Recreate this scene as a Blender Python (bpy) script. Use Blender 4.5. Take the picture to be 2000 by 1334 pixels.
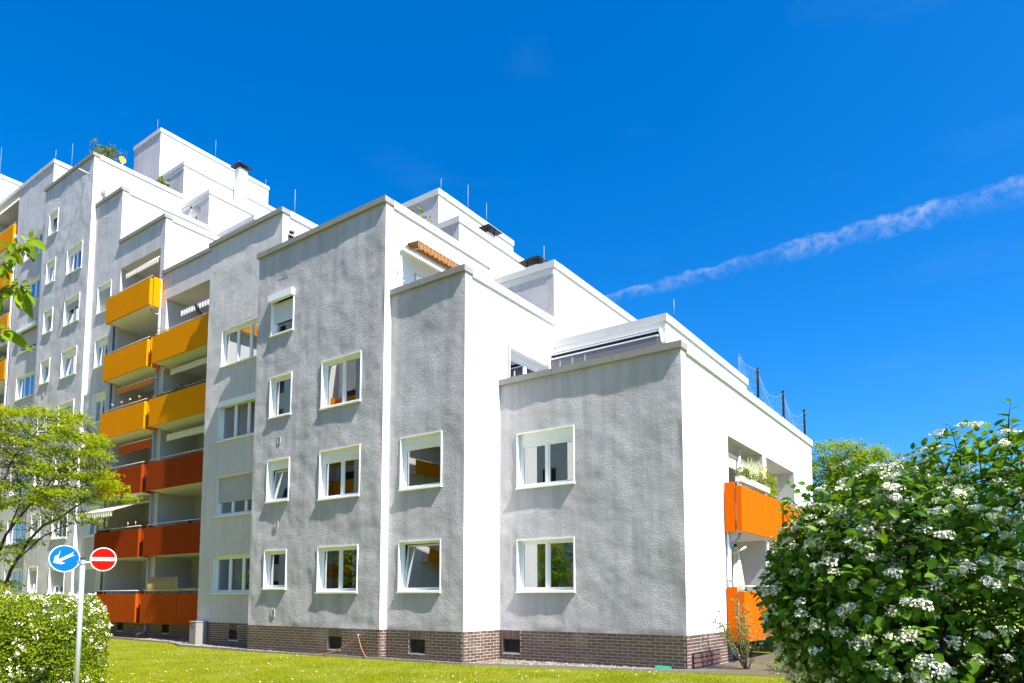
import bpy, math, random
import numpy as np
from mathutils import Vector, Matrix, noise
R = math.radians
random.seed(7); rng = np.random.default_rng(7)
for o in list(bpy.data.objects): bpy.data.objects.remove(o, do_unlink=True)
scene = bpy.context.scene
col = scene.collection

# ------------------------------------------------------------------ camera
CAM = Vector((6.528, -16.467, 1.74)); YAW = math.atan2(1386, 1950); PITCH = math.atan(121 / 1381)
cd = bpy.data.cameras.new('camera'); cam = bpy.data.objects.new('camera', cd); col.objects.link(cam)
cd.sensor_width = 36; cd.lens = 36 * 1381 / 2000; cd.shift_y = 380 / 2000; cd.clip_end = 3000
cam.location = CAM; cam.rotation_euler = (math.pi / 2 + PITCH, 0, YAW)
scene.camera = cam
FWD = Vector((-math.sin(YAW), math.cos(YAW), 0)); RGT = Vector((math.cos(YAW), math.sin(YAW), 0))
def ray(px, py):
    X = (px - 1000) / 1381; U = -(py - 1047) / 1381
    f = math.cos(PITCH) - U * math.sin(PITCH); u = math.sin(PITCH) + U * math.cos(PITCH)
    return RGT * X + FWD * f + Vector((0, 0, u))
def P(px, py, dist):            # point at a given forward distance from the viewpoint
    r = ray(px, py); return CAM + r * (dist / r.dot(FWD))

# ------------------------------------------------------------------ light
SUN = Vector((0.75, -0.12, 1.0)).normalized()
world = bpy.data.worlds.new('World'); scene.world = world; world.use_nodes = True
wn, wl = world.node_tree.nodes, world.node_tree.links
bg = wn['Background']; bg.inputs['Strength'].default_value = 0.07
sky = wn.new('ShaderNodeTexSky'); sky.sky_type = 'NISHITA'; sky.sun_disc = False
sky.sun_elevation = math.asin(SUN.z); sky.sun_rotation = math.atan2(SUN.x, SUN.y)
sky.altitude = 200; sky.air_density = 1.0; sky.dust_density = 1.3; sky.ozone_density = 3.0
hs = wn.new('ShaderNodeHueSaturation'); hs.inputs['Saturation'].default_value = 1.2; hs.inputs['Value'].default_value = 1.1
tint = wn.new('ShaderNodeMixRGB'); tint.blend_type = 'MULTIPLY'; tint.inputs[0].default_value = 1; tint.inputs[2].default_value = (.66, .94, 1.27, 1)
wl.new(sky.outputs[0], tint.inputs[1]); wl.new(tint.outputs[0], hs.inputs['Color'])
def math_node(nt, op, a, b=None, clamp=False):
    n = nt.nodes.new('ShaderNodeMath'); n.operation = op; n.use_clamp = clamp
    for i, v in enumerate((a, b)):
        if v is None: continue
        if isinstance(v, (int, float)): n.inputs[i].default_value = v
        else: nt.links.new(v, n.inputs[i])
    return n.outputs[0]
def dotv(nt, vec, v):
    n = nt.nodes.new('ShaderNodeVectorMath'); n.operation = 'DOT_PRODUCT'
    nt.links.new(vec, n.inputs[0]); n.inputs[1].default_value = v; return n.outputs['Value']
def ramp(nt, fac, pts, interp='LINEAR'):
    n = nt.nodes.new('ShaderNodeValToRGB'); n.color_ramp.interpolation = interp
    e = n.color_ramp.elements
    while len(e) < len(pts): e.new(0.5)
    for el, (p, c) in zip(e, pts):
        el.position = p; el.color = c if len(c) == 4 else (*c, 1)
    nt.links.new(fac, n.inputs[0]); return n.outputs[0]
# aircraft trail: a band along a great circle of the sky
wt = world.node_tree
tc = wn.new('ShaderNodeTexCoord'); D = tc.outputs['Generated']
d1, d2 = ray(1190, 582).normalized(), ray(1960, 372).normalized()
nrm = d2.cross(d1).normalized()
if nrm.z < 0: nrm = -nrm
tang = (d2 - d1).normalized()
off = dotv(wt, D, nrm); along = dotv(wt, D, tang)
t1, t2 = d1.dot(tang), d2.dot(tang)
comb = wn.new('ShaderNodeCombineXYZ')
wl.new(math_node(wt, 'MULTIPLY', along, 30.0), comb.inputs[0]); wl.new(math_node(wt, 'MULTIPLY', off, 34.0), comb.inputs[1])
nz = wn.new('ShaderNodeTexNoise'); nz.inputs['Scale'].default_value = 2.6; nz.inputs['Detail'].default_value = 7; nz.inputs['Roughness'].default_value = .62
wl.new(comb.outputs[0], nz.inputs['Vector'])
nz2 = wn.new('ShaderNodeTexNoise'); nz2.inputs['Scale'].default_value = .95; nz2.inputs['Detail'].default_value = 3
wl.new(comb.outputs[0], nz2.inputs['Vector'])
# width grows towards the right end
tt = math_node(wt, 'DIVIDE', math_node(wt, 'SUBTRACT', along, t1), (t2 - t1))
wid = math_node(wt, 'ADD', .0064, math_node(wt, 'MULTIPLY', math_node(wt, 'MAXIMUM', tt, 0.0), .0050))
jit = math_node(wt, 'MULTIPLY', math_node(wt, 'SUBTRACT', nz2.outputs[0], .5), .019)
ou = math_node(wt, 'DIVIDE', math_node(wt, 'ADD', off, jit), wid)
prof = ramp(wt, math_node(wt, 'ADD', math_node(wt, 'MULTIPLY', ou, .25), .5, True),
            [(0.05, (0, 0, 0)), (.42, (.55,) * 3), (.62, (1, 1, 1)), (.74, (0, 0, 0))])
dens = math_node(wt, 'MULTIPLY', prof, ramp(wt, nz.outputs[0], [(.36, (0, 0, 0)), (.74, (1, 1, 1))]))
ends = ramp(wt, math_node(wt, 'ADD', math_node(wt, 'MULTIPLY', tt, .5), .25, True), [(.1, (0, 0, 0)), (.25, (1, 1, 1)), (.95, (1, 1, 1)), (1, (0, 0, 0))])
brk = wn.new('ShaderNodeTexNoise'); brk.noise_dimensions = '1D'; brk.inputs['Scale'].default_value = 13; brk.inputs['Detail'].default_value = 3
wl.new(along, brk.inputs['W'])
dens = math_node(wt, 'MULTIPLY', dens, ramp(wt, brk.outputs[0], [(.36, (.35, .35, .35)), (.6, (1, 1, 1))]))
puff = ramp(wt, tt, [(.74, (1, 1, 1)), (.84, (1.6, 1.6, 1.6)), (.93, (.9, .9, .9))])
dens = math_node(wt, 'MULTIPLY', math_node(wt, 'MULTIPLY', math_node(wt, 'MULTIPLY', dens, ends), puff), .46)
# thin high cirrus
map_ = wn.new('ShaderNodeMapping'); map_.inputs['Scale'].default_value = (3, 3, 14); map_.inputs['Rotation'].default_value = (.5, .3, .2)
wl.new(D, map_.inputs[0])
nz3 = wn.new('ShaderNodeTexNoise'); nz3.inputs['Scale'].default_value = 1.5; nz3.inputs['Detail'].default_value = 6
wl.new(map_.outputs[0], nz3.inputs['Vector'])
cir = math_node(wt, 'MULTIPLY', ramp(wt, nz3.outputs[0], [(.62, (0, 0, 0)), (.9, (1, 1, 1))]), .02)
dens = math_node(wt, 'MAXIMUM', dens, cir)
mx = wn.new('ShaderNodeMixRGB'); wl.new(dens, mx.inputs[0]); wl.new(hs.outputs[0], mx.inputs[1]); mx.inputs[2].default_value = (5.2, 5.6, 6.2, 1)
wl.new(mx.outputs[0], bg.inputs['Color'])

sl = bpy.data.lights.new('sun', 'SUN'); so = bpy.data.objects.new('sun', sl); col.objects.link(so)
sl.energy = 5.0; sl.angle = R(0.53); sl.color = (1.0, .955, .88)
so.rotation_euler = SUN.to_track_quat('Z', 'Y').to_euler(); so.location = SUN * 120
scene.view_settings.view_transform = 'Standard'; scene.view_settings.look = 'None'
scene.view_settings.gamma = 1; scene.view_settings.use_curve_mapping = False
scene.view_settings.exposure = 1.35
scene.render.resolution_x = 1024; scene.render.resolution_y = 683

# ------------------------------------------------------------------ materials
MATS = {}
def material(name):
    m = bpy.data.materials.new(name); m.use_nodes = True; MATS[name] = m
    return m, m.node_tree, m.node_tree.nodes['Principled BSDF']
def noise_node(nt, scale, detail=4, rough=.55, vec=None, coord='Object'):
    if vec is None:
        t = nt.nodes.new('ShaderNodeTexCoord'); vec = t.outputs[coord]
    n = nt.nodes.new('ShaderNodeTexNoise'); n.inputs['Scale'].default_value = scale
    n.inputs['Detail'].default_value = detail; n.inputs['Roughness'].default_value = rough
    nt.links.new(vec, n.inputs['Vector']); return n.outputs[0]
def world_pos(nt):
    return nt.nodes.new('ShaderNodeNewGeometry').outputs['Position']
def bump(nt, b, h, strength, dist, prev=None):
    n = nt.nodes.new('ShaderNodeBump'); n.inputs['Strength'].default_value = strength; n.inputs['Distance'].default_value = dist
    nt.links.new(h, n.inputs['Height'])
    if prev: nt.links.new(prev, n.inputs['Normal'])
    nt.links.new(n.outputs[0], b.inputs['Normal']); return n.outputs[0]
def mixc(nt, fac, c1, c2, op='MIX'):
    n = nt.nodes.new('ShaderNodeMixRGB'); n.blend_type = op
    for i, v in enumerate((fac, c1, c2)):
        if isinstance(v, (int, float)): n.inputs[i].default_value = v
        elif isinstance(v, tuple): n.inputs[i].default_value = (*v, 1)
        else: nt.links.new(v, n.inputs[i])
    return n.outputs[0]
def plain(name, c, rough=.6, metal=0, var=.08, scale=3, bmp=0, bscale=80, spec=.3):
    m, nt, b = material(name); p = world_pos(nt)
    n = noise_node(nt, scale, 5, .6, p)
    cc = mixc(nt, n, tuple(x * (1 - var) for x in c), tuple(min(1, x * (1 + var)) for x in c))
    nt.links.new(cc, b.inputs['Base Color'])
    b.inputs['Roughness'].default_value = rough; b.inputs['Metallic'].default_value = metal; b.inputs['Specular IOR Level'].default_value = spec
    if bmp: bump(nt, b, noise_node(nt, bscale, 3, .6, p), 1, bmp)
    return m
def stucco(name, c, grain, gscale, stain=.5):
    m, nt, b = material(name); p = world_pos(nt)
    big = ramp(nt, noise_node(nt, .55, 6, .6, p), [(.3, tuple(x * (1 - .13 * stain) for x in c)), (.62, c)])
    mp = nt.nodes.new('ShaderNodeMapping'); mp.inputs['Scale'].default_value = (2.2, 2.2, .18); nt.links.new(p, mp.inputs[0])
    streak = ramp(nt, noise_node(nt, 1.6, 4, .6, mp.outputs[0]), [(.36, (1 - .12 * stain,) * 3), (.56, (1, 1, 1))])
    nt.links.new(mixc(nt, 1.0, big, streak, 'MULTIPLY'), b.inputs['Base Color'])
    b.inputs['Roughness'].default_value = .95; b.inputs['Specular IOR Level'].default_value = .08
    pr = bump(nt, b, noise_node(nt, gscale * .3, 3, .6, p), 1, grain * .6)
    bump(nt, b, noise_node(nt, gscale, 3, .65, p), 1, grain, pr)
    return m
stucco('stucco', (.515, .485, .505), .028, 36, 1.3)
stucco('stucco_light', (.62, .575, .575), .022, 34, .7)
stucco('stucco_far', (.60, .57, .585), .024, 26, 1.2)
stucco('plaster', (.70, .675, .62), .0004, 60, .35)
stucco('plaster_white', (.76, .755, .74), .0006, 60, .3)
stucco('plaster_grey', (.54, .52, .525), .0006, 60, .5)
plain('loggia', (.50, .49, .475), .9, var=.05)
plain('soffit', (.66, .655, .62), .9, var=.06)
plain('trim', (.80, .795, .78), .5, var=.03)
plain('pvc', (.80, .80, .80), .32, var=.02, spec=.5)
plain('concrete', (.27, .25, .228), .85, var=.22, scale=2.2, bmp=.002, bscale=40)
plain('coping_metal', (.52, .51, .49), .5, var=.12, scale=2.5)
plain('fascia', (.60, .58, .555), .6, var=.05)
plain('steel', (.55, .56, .57), .35, .85, var=.06)
plain('galv', (.50, .53, .56), .42, .55, var=.1, scale=9)
plain('rail', (.62, .58, .52), .4, .3, var=.08)
plain('dark_pipe', (.12, .13, .16), .5)
plain('grey_pipe', (.40, .43, .46), .45, .3)
plain('black', (.012, .012, .014), .5)
plain('rubber', (.03, .03, .032), .7)
plain('amber', (.70, .245, .001), .85, var=0.09, scale=1.4, spec=.03)
plain('orange', (.58, .10, .001), .85, var=0.05, scale=1.4, spec=.03)
plain('rust', (.25, .036, .004), .85, var=0.09, scale=1.4, spec=.03)
plain('rust_lit', (.37, .062, .004), .85, var=0.06, scale=1.4, spec=.03)  # rust red with bounce light from the ground put into the colour
plain('cream_cloth', (.72, .66, .50), .9, var=.06)
plain('white_cloth', (.75, .75, .74), .9, var=.04)
plain('orange_cloth', (.72, .22, .03), .9)
plain('red_cloth', (.55, .09, .02), .9, var=.2, scale=9)
plain('grey_cloth', (.16, .155, .17), .9)
plain('curtain', (.72, .71, .69), .95, var=.06)
plain('green_curtain', (.14, .34, .06), .95, var=.3, scale=8)
plain('amber_blind', (.85, .38, .02), .8)
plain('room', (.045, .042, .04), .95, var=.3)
plain('slat', (.46, .43, .40), .5, var=.04)
plain('slat_white', (.66, .66, .66), .5, var=.03)
plain('mortar', (.62, .56, .47), .95, var=.12, scale=20)
plain('basement', (.045, .035, .03), .6)
plain('basement_frame', (.10, .085, .075), .6)
plain('brown_grille', (.10, .05, .042), .6)
plain('cabinet', (.22, .22, .23), .5)
plain('terracotta', (.42, .17, .08), .8)
plain('planter_white', (.7, .7, .69), .6)
plain('reed', (.42, .28, .10), .9, var=.35, scale=30)
plain('bark', (.055, .042, .032), .95, var=.3, scale=14, bmp=.006, bscale=40)
plain('twig', (.15, .11, .075), .95, var=.2, scale=20)
plain('twig_dark', (.035, .028, .022), .95, var=.2, scale=20)
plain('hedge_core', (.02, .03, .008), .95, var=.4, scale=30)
plain('sign_blue', (.0005, .115, .41), .6, var=.02, spec=.06)
plain('sign_red', (.40, .006, .001), .6, var=.02, spec=.06)
plain('sign_white', (.62, .62, .62), .6, var=.02, spec=.06)
plain('hose', (.50, .16, .11), .5)
plain('green_plastic', (.03, .22, .13), .4)
plain('kerb', (.26, .235, .21), .9, var=.2, scale=6)
plain('yellow', (.85, .55, .02), .6); plain('white_petal', (.86, .83, .68), .8, var=.05); plain('cream_petal', (.72, .74, .44), .8, var=.12, scale=8)
plain('roofing', (.32, .31, .30), .9)
plain('net', (.45, .47, .5), .8)
plain('opp_wall', (.74, .73, .70), .9)
# striped cloth
m, nt, b = material('striped_cloth'); p = world_pos(nt)
w = nt.nodes.new('ShaderNodeTexWave'); w.wave_type = 'BANDS'; w.bands_direction = 'Y'; w.inputs['Scale'].default_value = 3.4
nt.links.new(p, w.inputs[0]); nt.links.new(ramp(nt, w.outputs[0], [(.45, (.36, .15, .04)), (.55, (.16, .075, .03))]), b.inputs['Base Color']); b.inputs['Roughness'].default_value = .9
# bricks: colour varies from brick to brick
m, nt, b = material('brick'); g = nt.nodes.new('ShaderNodeNewGeometry'); oi = nt.nodes.new('ShaderNodeObjectInfo')
rnd = math_node(nt, 'FRACT', math_node(nt, 'ADD', g.outputs['Random Per Island'], math_node(nt, 'MULTIPLY', oi.outputs['Random'], 7.3)))
base = ramp(nt, rnd, [(0, (.085, .050, .040)), (.3, (.115, .066, .050)), (.6, (.095, .056, .045)), (.85, (.145, .085, .065)), (1, (.12, .075, .062))])
nz_ = noise_node(nt, 22, 5, .7, g.outputs['Position'])
cb = mixc(nt, 1.0, base, ramp(nt, nz_, [(.25, (.65, .65, .65)), (.75, (1.25, 1.2, 1.15))]), 'MULTIPLY')
eff = math_node(nt, 'MULTIPLY', ramp(nt, noise_node(nt, .9, 4, .6, g.outputs['Position']), [(.56, (0, 0, 0)), (.72, (1, 1, 1))]), .3)
nt.links.new(mixc(nt, eff, cb, (.32, .29, .27)), b.inputs['Base Color'])
b.inputs['Roughness'].default_value = .62; bump(nt, b, nz_, .6, .003)
# glass
m, nt, b = material('glass'); nt.nodes.remove(b)
fr = nt.nodes.new('ShaderNodeFresnel'); fr.inputs['IOR'].default_value = 2.1
tr = nt.nodes.new('ShaderNodeBsdfTransparent'); tr.inputs[0].default_value = (.86, .9, .9, 1)
gl = nt.nodes.new('ShaderNodeBsdfGlossy'); gl.inputs['Roughness'].default_value = .006; gl.inputs[0].default_value = (.95, .97, 1, 1)
ms = nt.nodes.new('ShaderNodeMixShader'); nt.links.new(math_node(nt, 'ADD', fr.outputs[0], .20), ms.inputs[0]); nt.links.new(tr.outputs[0], ms.inputs[1]); nt.links.new(gl.outputs[0], ms.inputs[2])
nt.links.new(ms.outputs[0], nt.nodes['Material Output'].inputs[0])
# leaves
def leafmat(name, cols, trans=.35, rough=.5, spec=.3):
    m, nt, b = material(name)
    g = nt.nodes.new('ShaderNodeNewGeometry'); oi = nt.nodes.new('ShaderNodeObjectInfo')
    rnd = math_node(nt, 'FRACT', math_node(nt, 'ADD', g.outputs['Random Per Island'], math_node(nt, 'MULTIPLY', oi.outputs['Random'], 5.7)))
    k = len(cols)
    c = ramp(nt, rnd, [(i / (k - 1), cc) for i, cc in enumerate(cols)])
    nt.links.new(c, b.inputs['Base Color']); b.inputs['Roughness'].default_value = rough; b.inputs['Specular IOR Level'].default_value = spec
    if name == 'grass_blade':
        c = mixc(nt, 1, c, ramp(nt, noise_node(nt, .8, 6, .7, g.outputs['Position']), [(.3, (.62, .78, .8)), (.52, (1, 1, 1)), (.72, (1.22, 1.08, 1.3))]), 'MULTIPLY'); nt.links.new(c, b.inputs['Base Color'])
    t = nt.nodes.new('ShaderNodeBsdfTranslucent'); nt.links.new(mixc(nt, 1, c, (1.5, 1.35, .5), 'MULTIPLY'), t.inputs[0])
    ms = nt.nodes.new('ShaderNodeMixShader'); ms.inputs[0].default_value = trans
    nt.links.new(b.outputs[0], ms.inputs[1]); nt.links.new(t.outputs[0], ms.inputs[2]); nt.links.new(ms.outputs[0], nt.nodes['Material Output'].inputs[0])
leafmat('viburnum_leaf', [(.065, .16, .014), (.09, .21, .018), (.13, .26, .02), (.08, .185, .016), (.18, .30, .025)], .35, .5, .12)
leafmat('hedge_leaf', [(.13, .20, .008), (.20, .28, .01), (.28, .33, .012), (.10, .16, .008)], .35, .7, .08)
leafmat('maple_leaf', [(.165, .26, .006), (.24, .34, .008), (.31, .38, .010), (.12, .20, .006), (.37, .32, .014)], .46, .7, .08)
leafmat('cherry_leaf', [(.13, .22, .008), (.24, .34, .01), (.07, .13, .006), (.17, .26, .008)], .45, .6, .15)
leafmat('back_leaf', [(.15, .24, .008), (.24, .33, .01), (.10, .18, .008)], .45, .7, .08)
leafmat('pot_leaf', [(.06, .12, .02), (.12, .16, .03), (.18, .2, .04)], .3)
leafmat('twig_leaf', [(.10, .15, .03), (.16, .2, .04), (.2, .22, .05)], .3)
leafmat('grass_blade', [(.175, .215, .003), (.24, .275, .004), (.30, .305, .006), (.195, .235, .004), (.35, .31, .02)], .35, .8, .04)
m, nt, b = material('lawn'); p = world_pos(nt)
c1 = ramp(nt, noise_node(nt, 1.3, 6, .65, p), [(.3, (.14, .17, .004)), (.55, (.20, .22, .006)), (.75, (.26, .24, .02))])
nt.links.new(mixc(nt, 1, c1, ramp(nt, noise_node(nt, 60, 4, .7, p), [(.3, (.7, .7, .7)), (.7, (1.2, 1.2, 1.2))]), 'MULTIPLY'), b.inputs['Base Color'])
b.inputs['Roughness'].default_value = .95; bump(nt, b, noise_node(nt, 70, 3, .6, p), 1, .02)
plain('soil', (.10, .078, .05), .95, var=.35, scale=3, bmp=.02, bscale=25)
m, nt, b = material('pebble'); g = nt.nodes.new('ShaderNodeNewGeometry')
nt.links.new(ramp(nt, g.outputs['Random Per Island'], [(0, (.22, .19, .16)), (.4, (.36, .31, .25)), (.7, (.29, .27, .25)), (1, (.46, .40, .32))]), b.inputs['Base Color']); b.inputs['Roughness'].default_value = .8

# ------------------------------------------------------------------ mesh helpers
def link(name, mesh, mat=None, parent=None):
    o = bpy.data.objects.new(name, mesh); col.objects.link(o)
    if mat and mesh and not mesh.materials: mesh.materials.append(MATS[mat])
    if parent: o.parent = parent; o.matrix_parent_inverse = parent.matrix_basis.inverted()
    return o
def tag(o, label=None, cat=None, group=None, kind=None):
    for k, v in (('label', label), ('category', cat), ('group', group), ('kind', kind)):
        if v: o[k] = v
    return o
def empty(name, loc=(0, 0, 0)):
    o = bpy.data.objects.new(name, None); col.objects.link(o); o.location = loc; o.empty_display_size = .3
    return o
class MB:
    def __init__(s): s.v = []; s.f = []; s.smooth = False
    def quad(s, *p):
        i = len(s.v); s.v += [tuple(q) for q in p]; s.f.append(tuple(range(i, i + len(p)))); return s
    def hexa(s, p):      # 8 points: bottom loop then top loop
        i = len(s.v); s.v += [tuple(q) for q in p]
        for f in ((0, 3, 2, 1), (4, 5, 6, 7), (0, 1, 5, 4), (1, 2, 6, 5), (2, 3, 7, 6), (3, 0, 4, 7)):
            s.f.append(tuple(i + k for k in f))
        return s
    def box(s, x0, x1, y0, y1, z0, z1):
        x0, x1 = sorted((x0, x1)); y0, y1 = sorted((y0, y1)); z0, z1 = sorted((z0, z1))
        return s.hexa([(x0, y0, z0), (x1, y0, z0), (x1, y1, z0), (x0, y1, z0), (x0, y0, z1), (x1, y0, z1), (x1, y1, z1), (x0, y1, z1)])
    def tube(s, pts, r, n=8, cap=True):
        pts = [Vector(p) for p in pts]; k = len(pts)
        rr = r if isinstance(r, (list, tuple)) else [r] * k
        rings = []; ref = None
        for j, p in enumerate(pts):
            t = (pts[min(j + 1, k - 1)] - pts[max(j - 1, 0)])
            t = t.normalized() if t.length > 1e-9 else Vector((0, 0, 1))
            if ref is None: ref = t.orthogonal().normalized()
            a = (ref - t * ref.dot(t))
            a = a.normalized() if a.length > 1e-6 else t.orthogonal().normalized()
            ref = a; b = t.cross(a); i = len(s.v)
            for q in range(n):
                an = 2 * math.pi * q / n; s.v.append(tuple(p + (a * math.cos(an) + b * math.sin(an)) * rr[j]))
            rings.append(i)
        for a, b in zip(rings, rings[1:]):
            for q in range(n): s.f.append((a + q, a + (q + 1) % n, b + (q + 1) % n, b + q))
        if cap:
            s.f.append(tuple(rings[0] + q for q in reversed(range(n)))); s.f.append(tuple(rings[-1] + q for q in range(n)))
        s.smooth = True; return s
    def lathe(s, c, prof, n=14):
        c = Vector(c); rings = []
        for r, z in prof:
            i = len(s.v); rings.append(i)
            for q in range(n):
                a = 2 * math.pi * q / n; s.v.append((c.x + r * math.cos(a), c.y + r * math.sin(a), c.z + z))
        for a, b in zip(rings, rings[1:]):
            for q in range(n): s.f.append((a + q, a + (q + 1) % n, b + (q + 1) % n, b + q))
        s.f.append(tuple(rings[0] + q for q in reversed(range(n)))); s.f.append(tuple(rings[-1] + q for q in range(n)))
        return s
    def mesh(s, name):
        m = bpy.data.meshes.new(name); m.from_pydata(s.v, [], s.f); m.validate()
        if s.smooth:
            for pl in m.polygons: pl.use_smooth = len(pl.vertices) <= 4
        m.update(); return m
    def build(s, name, mat, parent=None): return link(name, s.mesh(name), mat, parent)

class Face:              # local (u, d, z): u along the wall, d outwards
    def __init__(s, axis, pos): s.axis, s.pos = axis, pos
    def pt(s, u, d, z): return (u, s.pos - d, z) if s.axis == 'y' else (s.pos + d, u, z)
    def box(s, mb, u0, u1, d0, d1, z0, z1):
        a, b = s.pt(u0, d0, z0), s.pt(u1, d1, z1); return mb.box(a[0], b[0], a[1], b[1], a[2], b[2])
    def quad(s, mb, *p): return mb.quad(*[s.pt(*q) for q in p])

def fast_mesh(name, V, F, mat):
    """V (n,3), F (m,k) all faces k-sided"""
    m = bpy.data.meshes.new(name); n, k = F.shape
    m.vertices.add(len(V)); m.vertices.foreach_set('co', np.ascontiguousarray(V, np.float32).ravel())
    m.loops.add(n * k); m.loops.foreach_set('vertex_index', np.ascontiguousarray(F, np.int32).ravel())
    m.polygons.add(n); m.polygons.foreach_set('loop_start', np.arange(0, n * k, k, dtype=np.int32))
    m.update(calc_edges=True); m.validate(); m.materials.append(MATS[mat]); return m
def scatter_mesh(name, tv, tf, M, mat):
    tv = np.asarray(tv, float); tf = np.asarray(tf, int); M = np.asarray(M, float); n = len(M)
    V = np.einsum('nij,kj->nki', M[:, :3, :3], tv) + M[:, None, :3, 3]
    F = tf[None] + (np.arange(n) * len(tv))[:, None, None]
    return fast_mesh(name, V.reshape(-1, 3), F.reshape(-1, tf.shape[1]), mat)
def frames(pos, axis, normal, scale):
    """4x4 matrices with local y along axis and local z close to normal"""
    pos, axis, normal = (np.asarray(a, float) for a in (pos, axis, normal))
    y = axis / np.linalg.norm(axis, axis=1, keepdims=True)
    x = np.cross(y, normal); x /= np.linalg.norm(x, axis=1, keepdims=True) + 1e-9
    z = np.cross(x, y); s = np.asarray(scale, float).reshape(-1, 1)
    M = np.zeros((len(pos), 4, 4)); M[:, :3, 0] = x * s; M[:, :3, 1] = y * s; M[:, :3, 2] = z * s; M[:, :3, 3] = pos; M[:, 3, 3] = 1
    return M
LEAF_V = [(0, 0, 0), (0, .34, -.03), (0, .68, -.04), (0, 1, -.13), (-.26, .22, .05), (-.31, .5, .06), (-.2, .78, .0), (.26, .22, .05), (.31, .5, .06), (.2, .78, .0)]
LEAF_F = [(0, 1, 4, 4), (1, 5, 4, 4), (1, 2, 5, 5), (2, 6, 5, 5), (2, 3, 6, 6), (0, 7, 1, 1), (1, 7, 8, 8), (1, 8, 2, 2), (2, 8, 9, 9), (2, 9, 3, 3)]
LEAF_F = [f[:3] for f in LEAF_F]
SLEAF_V = [(0, 0, 0), (-.3, .45, .06), (0, 1, -.06), (.3, .45, .06)]
SLEAF_F = [(0, 3, 2), (0, 2, 1)]
def rand_unit(n):
    v = rng.normal(size=(n, 3)); return v / np.linalg.norm(v, axis=1, keepdims=True)

def grid_wall(name, face, u0, u1, z0, z1, mat, parent, holes=(), disp=0.0, step=.07, seed=0.0):
    if parent is BLD and round(z1, 2) in LIFT: z1 += .07      # wall runs up under its coping
    def lines(a, b, cuts):
        c = sorted({a, b, *[x for x in cuts if a < x < b]}); out = []
        for p, q in zip(c, c[1:]):
            k = max(1, int(math.ceil((q - p) / step))) if disp else 1
            out += [p + (q - p) * i / k for i in range(k)]
        return out + [b]
    U = lines(u0, u1, [h[i] for h in holes for i in (0, 1)]); Z = lines(z0, z1, [h[i] for h in holes for i in (2, 3)])
    V = []
    for z in Z:
        for u in U:
            d = 0
            if disp:
                q = Vector((u + seed, seed * .37, z))
                d = noise.noise(q * .8) * .5 + noise.noise(q * 2.1) * .26 + noise.noise(q * 4.6) * .12 + noise.noise(q * 9) * .03
                e = min(u - u0, u1 - u, z - z0, z1 - z)
                d = disp * d * min(1, e / .12)
            V.append(face.pt(u, d, z))
    F = []; nu = len(U)
    for j in range(len(Z) - 1):
        zc = (Z[j] + Z[j + 1]) / 2
        for i in range(nu - 1):
            uc = (U[i] + U[i + 1]) / 2
            if any(h[0] < uc < h[1] and h[2] < zc < h[3] for h in holes): continue
            a = j * nu + i; F.append((a, a + 1, a + nu + 1, a + nu))
    m = bpy.data.meshes.new(name); m.from_pydata(V, [], F)
    if disp:
        for pl in m.polygons: pl.use_smooth = True
    m.update(); return link(name, m, mat, parent)

# ------------------------------------------------------------------ ground
gm = MB()
gm.quad((-900, -900, -.02), (900, -900, -.02), (900, 900, -.02), (-900, 900, -.02))
tag(gm.build('ground', 'lawn'), 'green lawn ground reaching to the horizon', 'ground', kind='structure')

# ------------------------------------------------------------------ the stepped apartment building
BLD = empty('apartment_building', (-20, 6, 0))
tag(BLD, 'white stepped apartment building with amber and red balconies and brick plinth', 'building')
ZB = .83
LIFT = {7.92, 10.82, 13.68, 15.75, 16.78, 19.62, 22.5, 25.32, 27.5, 10.05, 12.84, 15.76, 17.98, 21.72, 24.66, 27.42, 30.76, 30.05}
def quadwall(face, u0, u1, z0, z1, mat='plaster_white', holes=(), name='wall'):
    return grid_wall(name, face, u0, u1, z0, z1, mat, BLD, holes)
def coping(face, u0, u1, ztop, mat='concrete', h=.175, over=.09, depth=.38, seg=1.9):
    """run of coping stones on the wall top, small open joints"""
    mb = MB(); k = max(1, round((u1 - u0) / seg)); L = (u1 - u0) / k
    for i in range(k):
        a = u0 + i * L + (.005 if i else 0); b = u0 + (i + 1) * L - (.005 if i < k - 1 else 0)
        face.box(mb, a, b, over, over - depth, ztop - h, ztop)
    return mb.build('coping', mat, BLD)
def flat(x0, x1, y0, y1, z, mat='roofing', name='roof_terrace'):
    return MB().quad((x0, y0, z), (x1, y0, z), (x1, y1, z), (x0, y1, z)).build(name, mat, BLD)
def back_faces(x0, x1, y0, y1, z0, z1, mat='plaster_white'):
    mb = MB(); mb.quad((x0, y1, z0), (x0, y0, z0), (x0, y0, z1), (x0, y1, z1)); mb.quad((x1, y1, z0), (x0, y1, z0), (x0, y1, z1), (x1, y1, z1))
    return mb.build('rear_wall', mat, BLD)
def parapet_inner(x0, x1, y0, y1, z0, z1, t=.3):
    mb = MB(); mb.quad((x1 - t, y0 + t, z0), (x0, y0 + t, z0), (x0, y0 + t, z1), (x1 - t, y0 + t, z1))
    mb.quad((x1 - t, y1, z0), (x1 - t, y0 + t, z0), (x1 - t, y0 + t, z1), (x1 - t, y1, z1))
    return mb.build('parapet', 'plaster_white', BLD)

YB_ = 13.8
fA, fB, fC, fD, fF, fG, fH = (Face('y', v) for v in (0, -1.65, -1.93, -1.15, .15, -.1, .32))
xA, xB, xC, xD, xE, xF, xF2, xG, xH = (Face('x', v) for v in (0, -5.61, -8.5, -14.64, -19.2, -25.36, -29.73, -32.57, -38.75))

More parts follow.
